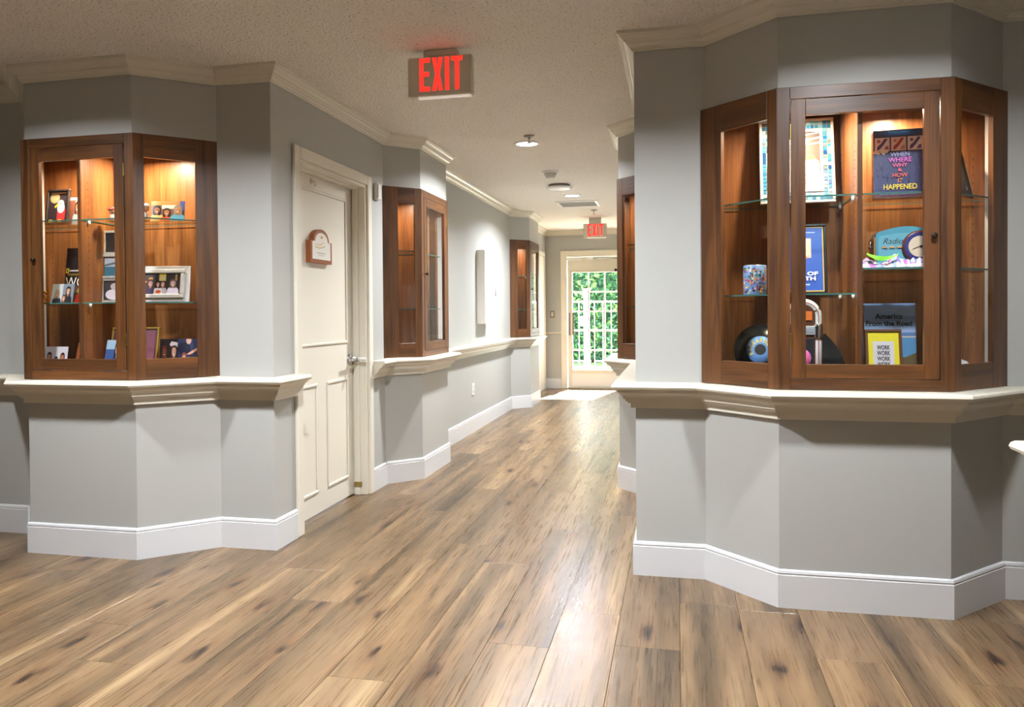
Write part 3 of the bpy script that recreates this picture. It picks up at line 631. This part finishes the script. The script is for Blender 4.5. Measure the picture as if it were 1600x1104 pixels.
for s, w_, z_, h_, c in (('WHEN', .38, .60, .062, 'a8b8ee'), ('WHERE', .46, .515, .07, 'e070d8'), ('WHY', .30, .44, .06, 'f06aa0'), ('&', .09, .375, .05, 'ee6a78'), ('HOW', .30, .295, .06, 'f06a58'), ('IT', .09, .22, .055, 'f29a50'), ('HAPPENED', .66, .115, .078, 'f4e04a')):
    text('cover_text', s, wd*w_, ht*h_, flat(c, .4), o, .02*wd, -.008, ht*z_, .02)
o, wd, ht = place('leaning_photo_frame', 'black photo frame with pale wood edge leaning in the right end', 'photo frame', 1500, 1522, 232, 3.56, Z1, 14)
o.rotation_euler = (R(-13), 0, R(50)); wd = .13; o.location.x = at_y(1512, 300, 3.62).x+.0; o.location.y = 3.62
framed(o, wd, ht, .014, flat('2a2622', .4), [('r', 0, 0, 1, 1, '2d2a2c'), ('r', .1, .1, .9, .9, '39363a'), ('e', .8, .16, .06, .05, 'c8c8c8'), ('e', .7, .4, .05, .02, '8a8a8a')], .012)
box('side_strip', (.004, .014, ht*.98), flat('c99a6a', .5), o, (wd/2+.002, .007, 0))
# ---- middle shelves
p0 = at_y(1179.5, 461, 3.57); o = thing('splatter_tin', 'round tin with multicolour paint splatter pattern on middle shelf', 'tin', (p0.x, 3.57, Z2+.0005))
lathe('tin_body', [(.049, 0), (.050, .002), (.050, .128), (.048, .130)], flat('7fa4dc', .35), o, seg=32); lathe('tin_lid', [(.046, .129), (.046, .132), (.02, .133)], flat('c8ccd4', .3, .6), o, seg=24)
bm = bmesh.new(); cs = ['d83a30', 'f0d030', 'f4f0f0', '3aa050', '2a58b8', 'c840a8', '1c1c28', 'f08838', '6aa8e0']; rnd = random.Random(11)
for k in range(520):
    a0, z0 = rnd.uniform(-math.pi, math.pi), rnd.uniform(.008, .122); sz = rnd.uniform(.003, .0085); rr = .0503+k*.000002; q = []
    for i in range(7):
        t_ = 2*math.pi*i/7; ra = sz*(1 if i % 2 else .5); q.append(bm.verts.new((rr*math.cos(a0+ra*math.cos(t_)/.05), rr*math.sin(a0+ra*math.cos(t_)/.05), z0+ra*math.sin(t_))))
    bm.faces.new(q).material_index = rnd.randrange(9)
tag(from_bm('splatter_print', bm, [flat(c, .35) for c in cs], o), kind='stuff')
o, wd, ht = place('blue_award_poster', 'blue poster in black and gold frame on the middle shelf', 'framed poster', 1204, 1294, 350, 3.62, Z2, 8)
frame(o, wd, ht, .013, flat('15161a', .3), .016)
sh = [('r', 0, 0, 1, 1, 'c9a83c'), ('r', .02, .018, .98, .982, '2450a8'), ('r', .60, .52, .76, .82, 'b9a88c'), ('r', .61, .56, .75, .81, 'c8bfae'), ('r', .60, .505, .68, .53, 'd04858'), ('r', .62, .905, .84, .915, 'a8bce0')]
sh += [('r', .50, .10, .72, .118, 'b0c2e6')]
build_print('print', o, wd-.026, ht-.026, sh, .007, .013)
text('poster_text', 'OF', wd*.19, ht*.055, flat('f0f2f8', .4), o, wd*.245, -.0002, ht*.265, .035); text('poster_text', 'TH', wd*.19, ht*.055, flat('f0f2f8', .4), o, wd*.20, -.0002, ht*.195, .035)
# radio
a = at_y(1367, 400, 3.52); b2 = at_y(1462, 400, 3.52); wd = b2.x-a.x; ht = at_y(1430, 353, 3.52).z-Z3
o = thing('vintage_radio', 'rounded teal tabletop radio with round dial on middle shelf', 'radio', ((a.x+b2.x)/2, 3.50, Z3+.0005), (0, 0, R(-3)))
def rounded(w2, z0, z1, r, crown=0.): # outline x,z
    pts = [(-w2, z0), (w2, z0)]
    pts += [(w2-r+r*math.cos(t_), z1-r+r*math.sin(t_)) for t_ in [math.pi/2*i/6 for i in range(7)]]
    pts += [(w2-r-(2*(w2-r))*i/8, z1+crown*math.sin(math.pi*i/8)) for i in range(1, 8)]
    pts += [(-w2+r-r*math.sin(t_), z1-r+r*math.cos(t_)) for t_ in [math.pi/2*i/6 for i in range(7)]]
    return pts
teal = flat('58a0b4', .25)
bm = bmesh.new(); addvprism(bm, rounded(wd/2, 0, ht-.02, .022, .018), 0, .115); bmesh.ops.recalc_face_normals(bm, faces=bm.faces); from_bm('radio_case', bm, teal, o)
bm = bmesh.new(); addvprism(bm, rounded(wd/2-.008, .006, ht-.04, .01, .01), -.006, .001); bmesh.ops.recalc_face_normals(bm, faces=bm.faces); from_bm('front_panel', bm, flat('69aec2', .3), o)
box('gold_side_trim', (.012, .10, ht*.72), flat('b09468', .35, .5), o, (-wd/2-.002, .05, .005)); 
for z in (ht*.52, ht*.62): lathe('side_knob', [(.007, 0), (.007, -.016)], M['chrome'], o, (-wd/2-.008, .03, z), axis='x', seg=12)
dcx, dcz = wd*.20, ht*.50
lathe('dial_rim', [(.066, -.004), (.068, -.012), (.060, -.016)], flat('5a2e2a', .3), o, (dcx, -.002, dcz), axis='y', seg=36)
lathe('dial_ring', [(.059, -.014), (.058, -.018)], flat('343c7a', .3), o, (dcx, -.002, dcz), axis='y', seg=36)
lathe('dial_face', [(.045, -.017), (.044, -.0205)], flat('d3c6ae', .4), o, (dcx, -.002, dcz), axis='y', seg=36)
box('dial_needle', (.036, .0015, .0025), M['black'], o, (dcx-.012, -.0235, dcz-.005), (0, R(-25), 0), bev=0); lathe('dial_hub', [(.005, -.02), (.005, -.026)], M['black'], o, (dcx+.003, -.001, dcz), axis='y', seg=12)
text('radio_text', 'Radio', .078, .024, flat('3a3436', .4), o, -wd*.22, -.0064, ht*.58, .0, .35)
for k in range(4): box('preset_button', (.021, .006, .008), flat('c9a27a', .4), o, (-wd*.36+k*.0285, -.009, ht*.48), bev=.001)
# tissue paper with ribbon
p0 = at_y(1396, 418, 3.435); o = thing('tissue_paper', 'crumpled white and purple tissue paper with green ribbon before the radio', 'tissue paper', (p0.x, 3.435, Z3+.0005)); rnd = random.Random(5)
bm = bmesh.new(); mats = ['e8e7ee', 'b89cd8', '90a8e0', 'e0d0e6', '7488d4', 'bc68bc']
NX, NY = 26, 7; grid = []
for i in range(NX+1):
    row = []
    for j in range(NY+1):
        x_ = (i/NX-.5)*.285; y_ = (j/NY-.5)*.085; e = math.sin(math.pi*j/NY)
        env = .055 if i < 6 else (.03 if i < 12 else (.075 if 12 <= i <= 14 else .05))
        row.append(bm.verts.new((x_+rnd.uniform(-.004, .004), y_+rnd.uniform(-.006, .006), max(.0015, e*env*rnd.uniform(.5, .85)+.0015))))
    grid.append(row)
for i in range(NX):
    for j in range(NY): bm.faces.new((grid[i][j], grid[i+1][j], grid[i+1][j+1], grid[i][j+1])).material_index = rnd.choice((0, 0, 0, 1, 2, 3, 3, 4, 5))
from_bm('crumpled_paper', bm, [flat(c, .5) for c in mats], o)
bm = bmesh.new()
for i in range(12):
    t_ = i/11; x_ = -.115+.12*t_; z_ = .052-.105*t_+.10*t_*t_+.004; v_ = .006+.012*math.sin(math.pi*t_)
    bm.verts.new((x_, -.047-.004*math.sin(t_*9), max(z_, .006))); bm.verts.new((x_+.004, -.044, max(z_, .006)+v_))
bm.verts.ensure_lookup_table()
for i in range(11): bm.faces.new([bm.verts[k] for k in (2*i, 2*i+2, 2*i+3, 2*i+1)])
from_bm('ribbon', bm, flat('86e03c', .4), o)
# ---- bottom of the large bay cabinet
o, wd, ht = place('travel_book', 'blue coastal picture book titled America From the Road', 'book', 1352, 1433, 474, 3.60, ZF, 5)
book(o, wd, ht, .03, '7f9fcc')
sh = [('r', 0, 0, 1, 1, 'b4d0ff'), ('r', 0, .75, 1, 1, 'a6c6ff'), ('p', [(0, .60), (.3, .615), (.6, .60), (1, .605), (1, .53), (0, .53)], '6a8aba'), ('r', 0, .535, 1, .55, 'e0d0b8'), ('r', 0, .2, 1, .535, '5c98c8'),
      ('p', [(0, 0), (1, 0), (1, .33), (.8, .27), (.6, .25), (.3, .2), (0, .2)], '6a5c3c'), ('p', [(.5, .12), (1, .14), (1, .155), (.5, .14)], 'b8b0a0'), ('p', [(.55, 0), (1, 0), (1, .11), (.7, .12)], '4a7034')]
build_print('cover_print', o, wd, ht, sh, -.0004)
text('cover_text', "Reader's Digest", wd*.34, ht*.022, flat('e4e2e0', .4), o, -.03*wd, -.0022, ht*.89)
text('cover_text', 'America', wd*.54, ht*.075, flat('10303c', .4), o, -.02*wd, -.0022, ht*.785, .03); text('cover_text', 'From the Road', wd*.90, ht*.07, flat('163a4a', .4), o, -.02*wd, -.0022, ht*.69, .03)
o, wd, ht = place('work_poster_frame', 'brown framed yellow poster reading WORK four times', 'framed poster', 1354, 1412, 514, 3.47, ZF, 10, -2)
frame(o, wd, ht, .012, flat('6b4526', .4))
build_print('print', o, wd-.024, ht-.024, [('r', 0, 0, 1, 1, 'e8dc30'), ('r', .16, .12, .84, .79, 'd6d6da')], .007, .012)
for k in range(4): text('poster_text', 'WORK', wd*.36, ht*.09, flat('1c1c20', .4), o, .0, .0064, ht*(.59-.112*k), .03)
# record
p0 = at_y(1186, 543, 3.63); o = thing('vinyl_record', 'black vinyl record with blue label reading ROCK', 'record', (p0.x, 3.61, ZF+.0005), (R(-12), 0, R(-14)))
rr = .118; lathe('record_disc', [(.014, .0), (rr, 0), (rr, .004), (.014, .004)], flat('16171a', .22), o, (0, 0, rr), axis='y', seg=56)
lathe('record_label', [(.026, -.0012), (.062, -.0012), (.062, .001), (.026, .001)], flat('6ba0e0', .4), o, (0, 0, rr), axis='y', seg=40)
lathe('record_hole', [(.025, -.0018), (.025, 0)], flat('1c1a1c', .5), o, (0, 0, rr), axis='y', seg=30)
for i, ch in enumerate('ROCK&ROLL'):
    an = R(205-i*24); t_ = text('label_text', ch, .014, .020, flat('f0dc70', .4), o, .034*math.cos(an), -.0024, rr+.034*math.sin(an), .05); t_.rotation_euler = (0, -an+math.pi/2, 0)
# jukebox
p0 = at_y(1262, 540, 3.5); o = thing('toy_jukebox', 'small chrome arched toy jukebox with red striped columns', 'jukebox', (p0.x-.015, 3.50, ZF+.0005)); JW, JH = .155, at_y(1262, 466, 3.5).z-ZF
jr = JW/2-.017; zc = JH-jr-.017
bm = bmesh.new(); addvprism(bm, [(-jr, 0), (jr, 0), (jr, zc)]+[(jr*math.cos(math.pi*i/16), zc+jr*math.sin(math.pi*i/16)) for i in range(1, 16)]+[(-jr, zc)], .01, .09); bmesh.ops.recalc_face_normals(bm, faces=bm.faces)
from_bm('jukebox_body', bm, flat('5a3020', .4), o)
arc = [(jr, 0, 0), (jr, 0, zc*.5), (jr, 0, zc)]+[(jr*math.cos(math.pi*i/18), 0, zc+jr*math.sin(math.pi*i/18)) for i in range(1, 18)]+[(-jr, 0, zc), (-jr, 0, zc*.5), (-jr, 0, 0)]
tube('chrome_arch', arc, .016, flat('d6d8d4', .15), o, (0, .02, 0), 12)
tube('red_stripe', [(p[0], p[1]-.0155, p[2]) for p in arc], .0018, flat('c02030', .3), o, (0, .02, 0), 6)
for sx in (-1, 1): lathe('chrome_collar', [(.019, zc*.62), (.021, zc*.66), (.021, zc*.84), (.019, zc*.88)], M['chrome'], o, (sx*jr, .02, 0), seg=16)
box('selector_panel', (2*jr-.03, .012, .038), flat('c4ccd4', .25, .4), o, (0, .006, zc*.70)); box('orange_dome', (2*jr-.05, .006, .04), flat('d87030', .3), o, (0, .008, zc*.93))
for k in range(-3, 4): box('selector_key', (.008, .004, .022), flat('8a939c', .3), o, (k*.012, -.001, zc*.70+.008), bev=.001)
box('speaker_grille', (2*jr-.035, .006, zc*.6), flat('22262a', .3), o, (0, .009, .01))
lathe('pink_label', [(.012, -.001), (.042, -.001), (.042, .002), (.012, .002)], flat('e070b0', .4), o, (-.012, .003, .085), axis='y', seg=28)
lathe('yellow_ring', [(.017, -.002), (.022, -.002), (.022, .001), (.017, .001)], flat('e8d040', .4), o, (-.012, .0025, .085), axis='y', seg=24)
# black guitar shaped ornament leaning behind the jukebox
p0 = at_y(1322, 570, 3.55); o = thing('black_ornament', 'glossy black fin shaped ornament beside the toy jukebox', 'ornament', (p0.x, 3.545, ZF+.0005))
pts = [(0, 0), (-.002, .05), (-.022, .105), (-.05, .15), (-.085, .19), (-.098, .185), (-.10, 0)]
bm = bmesh.new(); addvprism(bm, pts[::-1], 0, .045); bmesh.ops.recalc_face_normals(bm, faces=bm.faces); from_bm('fin_body', bm, flat('121417', .12), o)
p0 = at_y(1501, 560, 3.56); o = thing('white_shell', 'small white ribbed shell on the floor of the right end', 'shell', (p0.x-.01, 3.56, ZF+.0005), (0, 0, R(-40)))
bm = bmesh.new(); pts = [(-.012, 0), (.012, 0)]+[(.052*math.cos(t_)*(1+.05*(k % 2)), .03+.05*math.sin(t_)*(1+.05*(k % 2))) for k, t_ in enumerate([math.pi*i/16 for i in range(17)])]
addvprism(bm, pts, 0, .012); bmesh.ops.recalc_face_normals(bm, faces=bm.faces); from_bm('shell_fan', bm, flat('e6e8ea', .35), o)
lathe('shell_foot', [(.018, 0), (.012, .008)], flat('e6e8ea', .35), o, (0, .006, 0), seg=12)

# ---- photograph cabinet beside the cream door
Y1, Y2 = CZ+.831, CZ+.397
o, wd, ht = place('eagle_picture', 'black framed picture of a white headed eagle on upper shelf', 'framed picture', 71, 106, 297, 3.58, Y1, 8)
framed(o, wd, ht, .012, flat('2c2624', .4), [('r', 0, 0, 1, 1, '3a3038'), ('r', .1, .93, .9, .97, 'c8a888'), ('e', .32, .80, .26, .18, 'b0a478'), ('e', .32, .80, .20, .14, 'c2b68a'), ('p', [(.5, .05), (.92, .05), (.95, .42), (.78, .5), (.5, .42)], 'c83c44'), ('e', .68, .47, .2, .17, 'd8d8ea'), ('e', .66, .60, .17, .13, 'f0f0f4'), ('p', [(.52, .64), (.52, .54), (.36, .46), (.33, .52)], 'f0d030'), ('e', .62, .62, .03, .025, '202020'), ('e', .18, .05, .15, .05, 'd8c830'), ('e', .66, .06, .12, .05, 'e8c040')])
o, wd, ht = place('grey_sweater_photo', 'portrait snapshot of a person in a grey jumper beside the eagle picture', 'photo', 109, 131, 310, 3.62, Y1, 8)
snapshot(o, wd, ht, [('r', 0, 0, 1, 1, 'c8c0b8'), ('r', 0, 0, .4, .9, '6a4030')]+person(.55, .18, 1.25, 'a0684c', '2a1d18', '8a949a'))
for i, (u, c1) in enumerate(((176, 'b04838'), (226, 'e6e0dc'))):
    p0 = at_y(u, 340, 3.56 if i == 0 else 3.60); yy = 3.56 if i == 0 else 3.60
    o = thing('bobblehead_figurine', ('small capped bobblehead figurine with red cap' if i == 0 else 'small bobblehead figurine with white cap by three women photo'), 'figurine', (p0.x, yy, Y1+.0005)); s = .8 if i == 0 else 1.
    lathe('figure_base', [(.022*s, 0), (.022*s, .006*s)], M['black'], o, seg=16)
    lathe('figure_body', [(.010*s, .006*s), (.012*s, .02*s), (.018*s, .034*s), (.014*s, .046*s), (.006*s, .05*s)], flat('d8d4d0', .5), o, seg=16)
    lathe('figure_head', [(.006*s, .05*s), (.020*s, .058*s), (.024*s, .070*s), (.022*s, .082*s), (.012*s, .088*s)], flat('b88868', .5), o, seg=18)
    lathe('figure_cap', [(.0245*s, .077*s), (.023*s, .090*s), (.012*s, .099*s), (.002*s, .1*s)], flat(c1, .5), o, seg=18)
    box('cap_brim', (.03*s, .02*s, .003*s), flat(c1, .5), o, (0, -.028*s, .077*s), bev=.001)
o, wd, ht = place('three_women_photo', 'landscape snapshot of three smiling women on upper shelf', 'photo', 241, 287, 316, 3.62, Y1, 8, 14)
snapshot(o, wd, ht, [('r', 0, 0, 1, 1, '6a5448'), ('r', 0, .8, 1, 1, 'a88048'), ('r', .32, .62, .75, .8, 'd8d0c0'), ('r', .85, .5, 1, 1, '4a5a9a')]+person(.18, .1, 1.25, '8a5a40', '1c1412', 'c8b070', .7)+person(.47, .02, 1.15, 'b07858', '2a1814', 'c85030', .7)+person(.8, .1, 1.25, 'b88860', '8a8078', '58a8c8', .75))
o, wd, ht = place('gold_figurine', 'tiny gold figurine on the middle shelf edge', 'figurine', 69, 74, 452, 3.56, Y2, 0)
lathe('figure_body', [(.010, 0), (.010, .006), (.004, .012), (.008, .03), (.009, .042), (.003, .05)], flat('c08030', .3, .7), o, seg=14); lathe('figure_head', [(.003, .05), (.0075, .056), (.008, .063), (.004, .07)], flat('c89040', .3, .7), o, seg=14)
o, wd, ht = place('black_atlas_book', 'tall black paperback with large white title letters on middle shelf', 'book', 99, 137, 388, 3.61, Y2, 7)
book(o, wd, ht, .022, '241a1c')
sh = [('r', 0, 0, 1, 1, '231a1c'), ('r', .02, .545, .14, .63, 'e8cc20'), ('r', .05, .565, .11, .61, '231a1c'), ('r', .14, .575, 1, .60, 'b8b4b8'), ('r', .1, .50, 1, .535, '6a5a20'), ('r', .03, .215, 1, .275, '5a2a18')]+[('e', .08+.1*k, .245, .035, .03, ['e09030', 'd86a28', 'e8c060'][k % 3]) for k in range(9)]+[('r', .5, .17, 1, .2, '7a6a28')]
build_print('cover_print', o, wd, ht, sh, -.0004)
text('cover_text', 'WO', wd*.78, ht*.18, flat('eeeae6', .4), o, -.06*wd, -.0025, ht*.29, -.005)
o, wd, ht = place('couple_photo', 'glossy snapshot of two dark haired people leaning on middle shelf', 'photo', 79, 113, 444, 3.50, Y2, 12)
snapshot(o, wd, ht, [('r', 0, 0, 1, 1, 'b8c0c0'), ('r', .5, 0, 1, 1, '7a8a98')]+person(.27, .05, 1.2, 'c09078', 'a0988c', '2c3038', .7)+person(.76, .12, 1.35, 'd0a088', '3a2820', '2c2a30', .6)+person(.60, -.12, 1.0, 'd8a890', '5a3a2c', '4a3038', .6))
o, wd, ht = place('red_coat_photo', 'narrow snapshot of a figure in red beside the divider', 'photo', 114, 130, 446, 3.56, Y2, 12)
snapshot(o, wd, ht, [('r', 0, 0, 1, 1, '4a3a30'), ('p', [(.1, 0), (.9, 0), (.75, .5), (.25, .5)], 'd84030'), ('e', .45, .68, .2, .18, '8a7a38')])
o, wd, ht = place('collage_frame', 'silver frame tower of three stacked photos on middle shelf', 'photo frame', 160, 201, 361, 3.57, Y2, 4, 8); hh = ht/3
for k, (off, cs) in enumerate(((.0, [('r', 0, 0, 1, 1, '3a3636'), ('e', .4, .3, .35, .28, 'd8d0d8'), ('e', .45, .72, .2, .18, 'b8b0b0')]), (-.006, [('r', 0, 0, 1, 1, '3a6a7c'), ('r', 0, .5, 1, 1, 'a8b0b8'), ('p', [(0, .5), (1, .8), (1, .9), (0, .6)], '586068')]), (.002, [('r', 0, 0, 1, 1, '221c1c'), ('e', .6, .55, .2, .28, 'd8d4d8'), ('e', .6, .25, .15, .1, 'c06048')]))):
    z_ = k*hh; bm = bmesh.new(); ww = wd; bw = .013
    for a in ((-ww/2, ww/2, 0, bw), (-ww/2, ww/2, hh-bw, hh), (-ww/2, -ww/2+bw, bw, hh-bw), (ww/2-bw, ww/2, bw, hh-bw)): addbox(bm, a[0]+off, a[1]+off, -.004 if k == 1 else 0, .014, a[2]+z_, a[3]+z_, 0, .002)
    from_bm('frame', bm, flat('b0aea8', .3, .3), o); box('backing', (ww-bw, .003, hh-bw), M['black'], o, (off, .011, z_+bw/2), bev=0)
    build_print('print', o, ww-2*bw, hh-2*bw, cs, .008, z_+bw, off)
o, wd, ht = place('silver_photo_frame', 'wide silver white frame with party photo of four people', 'photo frame', 219, 291, 416, 3.58, Y2, 10, 12)
bm = bmesh.new(); addbox(bm, -wd/2, wd/2, 0, .012, 0, ht, 0, .002); from_bm('back_board', bm, flat('c4c0ba', .35, .2), o)
fw, fh = wd*.88, ht*.80; bm = bmesh.new(); bw = .022
for a in ((-fw/2, fw/2, 0, bw), (-fw/2, fw/2, fh-bw, fh), (-fw/2, -fw/2+bw, bw, fh-bw), (fw/2-bw, fw/2, bw, fh-bw)): addbox(bm, a[0]-.01, a[1]-.01, -.016, 0, a[2]+ht*.10, a[3]+ht*.10, 0, .004)
from_bm('frame', bm, flat('d4d0ca', .3, .2), o)
sh = [('r', 0, 0, 1, 1, '38302c'), ('r', .42, .65, .6, 1, 'c8b878'), ('e', .5, .95, .08, .05, 'e0b830'), ('e', .2, .75, .06, .08, 'c08038'), ('e', .06, .6, .04, .05, 'c88830'), ('r', .85, .65, .9, .95, 'b08858')]
sh += person(.2, .12, 1.1, 'c08878', '4a2a24', '3a2a48', .55)+person(.40, .15, .9, 'd0a090', '2a1a18', 'd8d0d0', .5)+person(.53, .15, .9, 'd8a898', '6a4a38', 'b8b0c0', .5)+person(.8, .12, 1.1, 'd8b0a8', '6a5850', 'd8d0e4', .6)+[('p', [(.3, 0), (.55, 0), (.5, .28), (.33, .28)], 'd0ccd0'), ('e', .42, .12, .07, .08, 'c85828')]
build_print('print', o, fw-2*bw, fh-2*bw, sh, -.002, ht*.10+bw, -.01)
o, wd, ht = place('three_friends_photo', 'small landscape snapshot of three people on cabinet floor', 'photo', 66, 101, 541, 3.46, ZF, 10)
snapshot(o, wd, ht, [('r', 0, 0, 1, 1, 'c8c4c8'), ('r', 0, 0, 1, .3, '6a7a58')]+person(.2, .12, 1.2, 'c08868', '3a2820', '2c3a5c', .65)+person(.52, .05, 1.0, 'c89078', '2a1c18', '9ab0c8', .6)+person(.8, .12, 1.15, 'b87858', '4a2a1c', 'd86848', .65))
o, wd, ht = place('oval_portrait_photo', 'dark portrait print with pale oval beside the divider on cabinet floor', 'photo', 114, 136, 535, 3.52, ZF, 14)
snapshot(o, wd, ht, [('r', 0, 0, 1, 1, '241c1a'), ('r', 0, 0, .25, 1, '8a4a28'), ('e', .62, .3, .32, .28, 'c4c0c8')])
o, wd, ht = place('maroon_certificate', 'gold edged frame around maroon card on cabinet floor', 'framed card', 172, 238, 511, 3.60, ZF, 12, 10)
framed(o, wd, ht, .010, flat('b08a3c', .3, .4), [('r', 0, 0, 1, 1, '5a3038'), ('r', .05, .04, .95, .96, '7a4454')])
o, wd, ht = place('two_sisters_photo', 'tilted snapshot of two women in blue before the maroon card', 'photo', 159, 199, 531, 3.48, ZF, 14)
snapshot(o, wd, ht, [('r', 0, 0, 1, 1, '3c5a94'), ('r', 0, .7, .4, 1, '9ab8d0')]+person(.45, .22, 1.35, 'c89a88', '221a1a', '2c4070', .6)+person(.62, -.1, 1.2, 'd8a890', '4a2a20', '3a4a6c', .6)+person(.9, -.02, 1.1, 'd0a090', '2a1a18', 'b8b0b8', .5))
o, wd, ht = place('pink_toddler_photo', 'snapshot of a child in pink with white headband on cabinet floor', 'photo', 250, 278, 529, 3.57, ZF, 8, 18)
snapshot(o, wd, ht, [('r', 0, 0, 1, 1, '281e1e'), ('e', .1, .05, .2, .15, 'c8ccd4')]+person(.22, .18, 1.1, '7a4a34', '6a3020', 'b8a8a0', .75)+person(.68, .12, 1.3, 'd8a890', '4a3028', 'c04898', .8)+[('p', [(.46, .82), (.55, .92), (.85, .88), (.96, .74), (.9, .70), (.72, .80), (.52, .76)], 'e0d0d0')])
o, wd, ht = place('family_group_photo', 'snapshot of a crowded family group beside the child in pink', 'photo', 278, 307, 529, 3.59, ZF, 8, 18)
snapshot(o, wd, ht, [('r', 0, 0, 1, 1, '303a5c'), ('e', .3, .7, .3, .2, '1c2038'), ('e', .5, .95, .12, .12, 'd0a090')]+person(.3, .02, 1.0, 'd89a80', '8a4a30', 'd0a878', .8)+person(.65, 0, .9, 'd08a70', '3a241c', '40301c', .7)+person(.93, -.1, .9, 'd8a088', '4a2c20', 'a09a94', .7)+[('p', [(.4, .5), (.9, .72), (1, .8), (1, .66), (.6, .5)], 'd8a088')])
# ---- a few things in the corridor cabinets
def local(o, cabx, caby, rz, lx, ly, z): c, s = math.cos(rz), math.sin(rz); o.location = (cabx+c*lx-s*ly, caby+s*lx+c*ly, z); o.rotation_euler.z = rz
for lx, zz, wd, ht, lab, cs in ((-.22, CZ+.36, .14, .19, 'pale framed landscape print on corridor cabinet middle shelf', ('d8d8d4', '8aa8b8')), (.15, CZ+.36, .15, .12, 'small yellow flower print in corridor cabinet', ('6a8a4a', 'e0c840')), (-.2, ZF, .2, .15, 'white card standing on the corridor cabinet floor', ('e4e4e4', 'c4c8d0'))):
    o = thing('small_photo_frame', lab, 'photo frame', (0, 0, 0), (R(-8), 0, 0)); local(o, -1.845, L2Y, R(90), lx, .30, zz+.0005)
    framed(o, wd, ht, .012, flat('d8d6d0', .4), [('r', 0, 0, 1, 1, cs[0]), ('p', [(0, 0), (1, 0), (1, .4), (.5, .55), (0, .3)], cs[1])])
for lx, zz, lab in ((.25, CZ+.36, 'white framed card in the far corridor cabinet'), (-.25, ZF, 'white framed card on the far cabinet floor')):
    o = thing('small_photo_frame', lab, 'photo frame', (0, 0, 0), (R(-8), 0, 0)); local(o, -1.845, L3Y, R(90), lx, .30, zz+.0005); framed(o, .15, .19, .012, flat('e4e2de', .4), [('r', 0, 0, 1, 1, 'd8dce0'), ('e', .5, .5, .2, .25, 'a8b0b8')])
o = thing('lace_doily', 'white scalloped dish on the floor of the half hidden cabinet', 'dish', (0, 0, 0)); local(o, XR-.215, R2Y, R(-90), .2, .2, ZF+.0005)
lathe('dish_bowl', [(.05, 0), (.055, .006), (.10, .03), (.104, .034), (.097, .032), (.05, .01)], flat('e8e6e2', .35), o, seg=28); lathe('dish_foot', [(.04, 0), (.045, .004)], flat('e8e6e2', .35), o, seg=20)

# ------------------------------------------------------------------ outside the glazed door
struct(box('ground', (60, 46, .1), paint('patio_concrete', 'c9c4ba', .8, .2, 40), None, (-2, YE+.16+23, -.115), bev=0), 'pale concrete patio outside')
FY = 15.2
for i, u in enumerate((917, 985)):
    p = at_y(917, 520, FY); p.x += i*2.55; o = thing('gate_post', ('thick white gate post with lock box' if i == 0 else 'thick white gate post without a lock box'), 'post', (p.x, FY, -.015))
    box('post_shaft', (.11, .13, 1.66), flat('d2d2d4', .5), o, (0, 0, 0), bev=.006); box('post_cap', (.15, .15, .03), M['white'], o, (0, 0, 1.66), bev=.008)
    if i == 0: box('lock_box', (.16, .08, .2), M['white'], o, (-.03, -.11, .95), bev=.006)
for i, (x0, x1, lab) in enumerate(((-4.6, -1.79, 'white metal fence panel left of the lock box post'), (-1.64, 1.2, 'white metal fence panel right of the lock box post'))):
    p = at_y(917, 520, FY).x; x0, x1 = (p-3.0, p-.07) if i == 0 else (p+.07, p+2.4)
    o = thing('fence_panel', lab, 'fence', ((x0+x1)/2, FY, -.015)); L = x1-x0
    for z in (.12, .85, 1.42): box('fence_rail', (L, .03, .03), flat('d2d2d4', .5), o, (0, 0, z))
    n = int(L/.165)
    for k in range(n): box('fence_bar', (.014, .014, 1.36), flat('d2d2d4', .5), o, (-L/2+(k+.5)*L/n, 0, .08), bev=0)
rnd = random.Random(9)
def hedge(label, cx, cy, wx, wy, h, n, z0=0.):
    o = thing('hedge', label, 'hedge', (cx, cy, -.015)); bm = bmesh.new()
    for k in range(n):
        x_, y_, z_ = rnd.uniform(-wx, wx), rnd.uniform(-wy, wy), z0+(h-z0)*rnd.random(); s = rnd.uniform(.04, .09)
        u = Vector((rnd.gauss(0, 1), rnd.gauss(0, 1), rnd.gauss(0, 1))).normalized(); v = u.orthogonal().normalized(); c = Vector((x_, y_, z_))
        f = bm.faces.new([bm.verts.new(c+q) for q in (u*s, v*s*.5, -u*s, -v*s*.5)]); f.material_index = rnd.randrange(3)
    tag(from_bm('foliage', bm, [flat('3c6a44', .5), flat('6a9450', .5), flat('28503a', .5)], o), kind='stuff')
    bm = bmesh.new(); addbox(bm, -wx, wx, 0, wy*.8, .05, h-.1); from_bm('inner_growth', bm, flat('3c6a44', .6), o)
    bm = bmesh.new()
    for k in range(8): x_ = -wx+(k+.5)*2*wx/8; addtube(bm, [(x_, 0, 0), (x_+rnd.uniform(-.1, .1), 0, h*.8)], .04, 6)
    from_bm('stems', bm, flat('5a4432', .8), o)
hedge('tall leafy green hedge behind the white fence', -2.4, 18.5, 3.2, .5, 3.6, 26000, .1)
o = struct(box('lawn', (9, 2.2, .02), paint('lawn_grass', '5f8a44', .9, .5, 60), None, (-2.4, 17.0, -.014), bev=0), 'strip of lawn before the hedge')
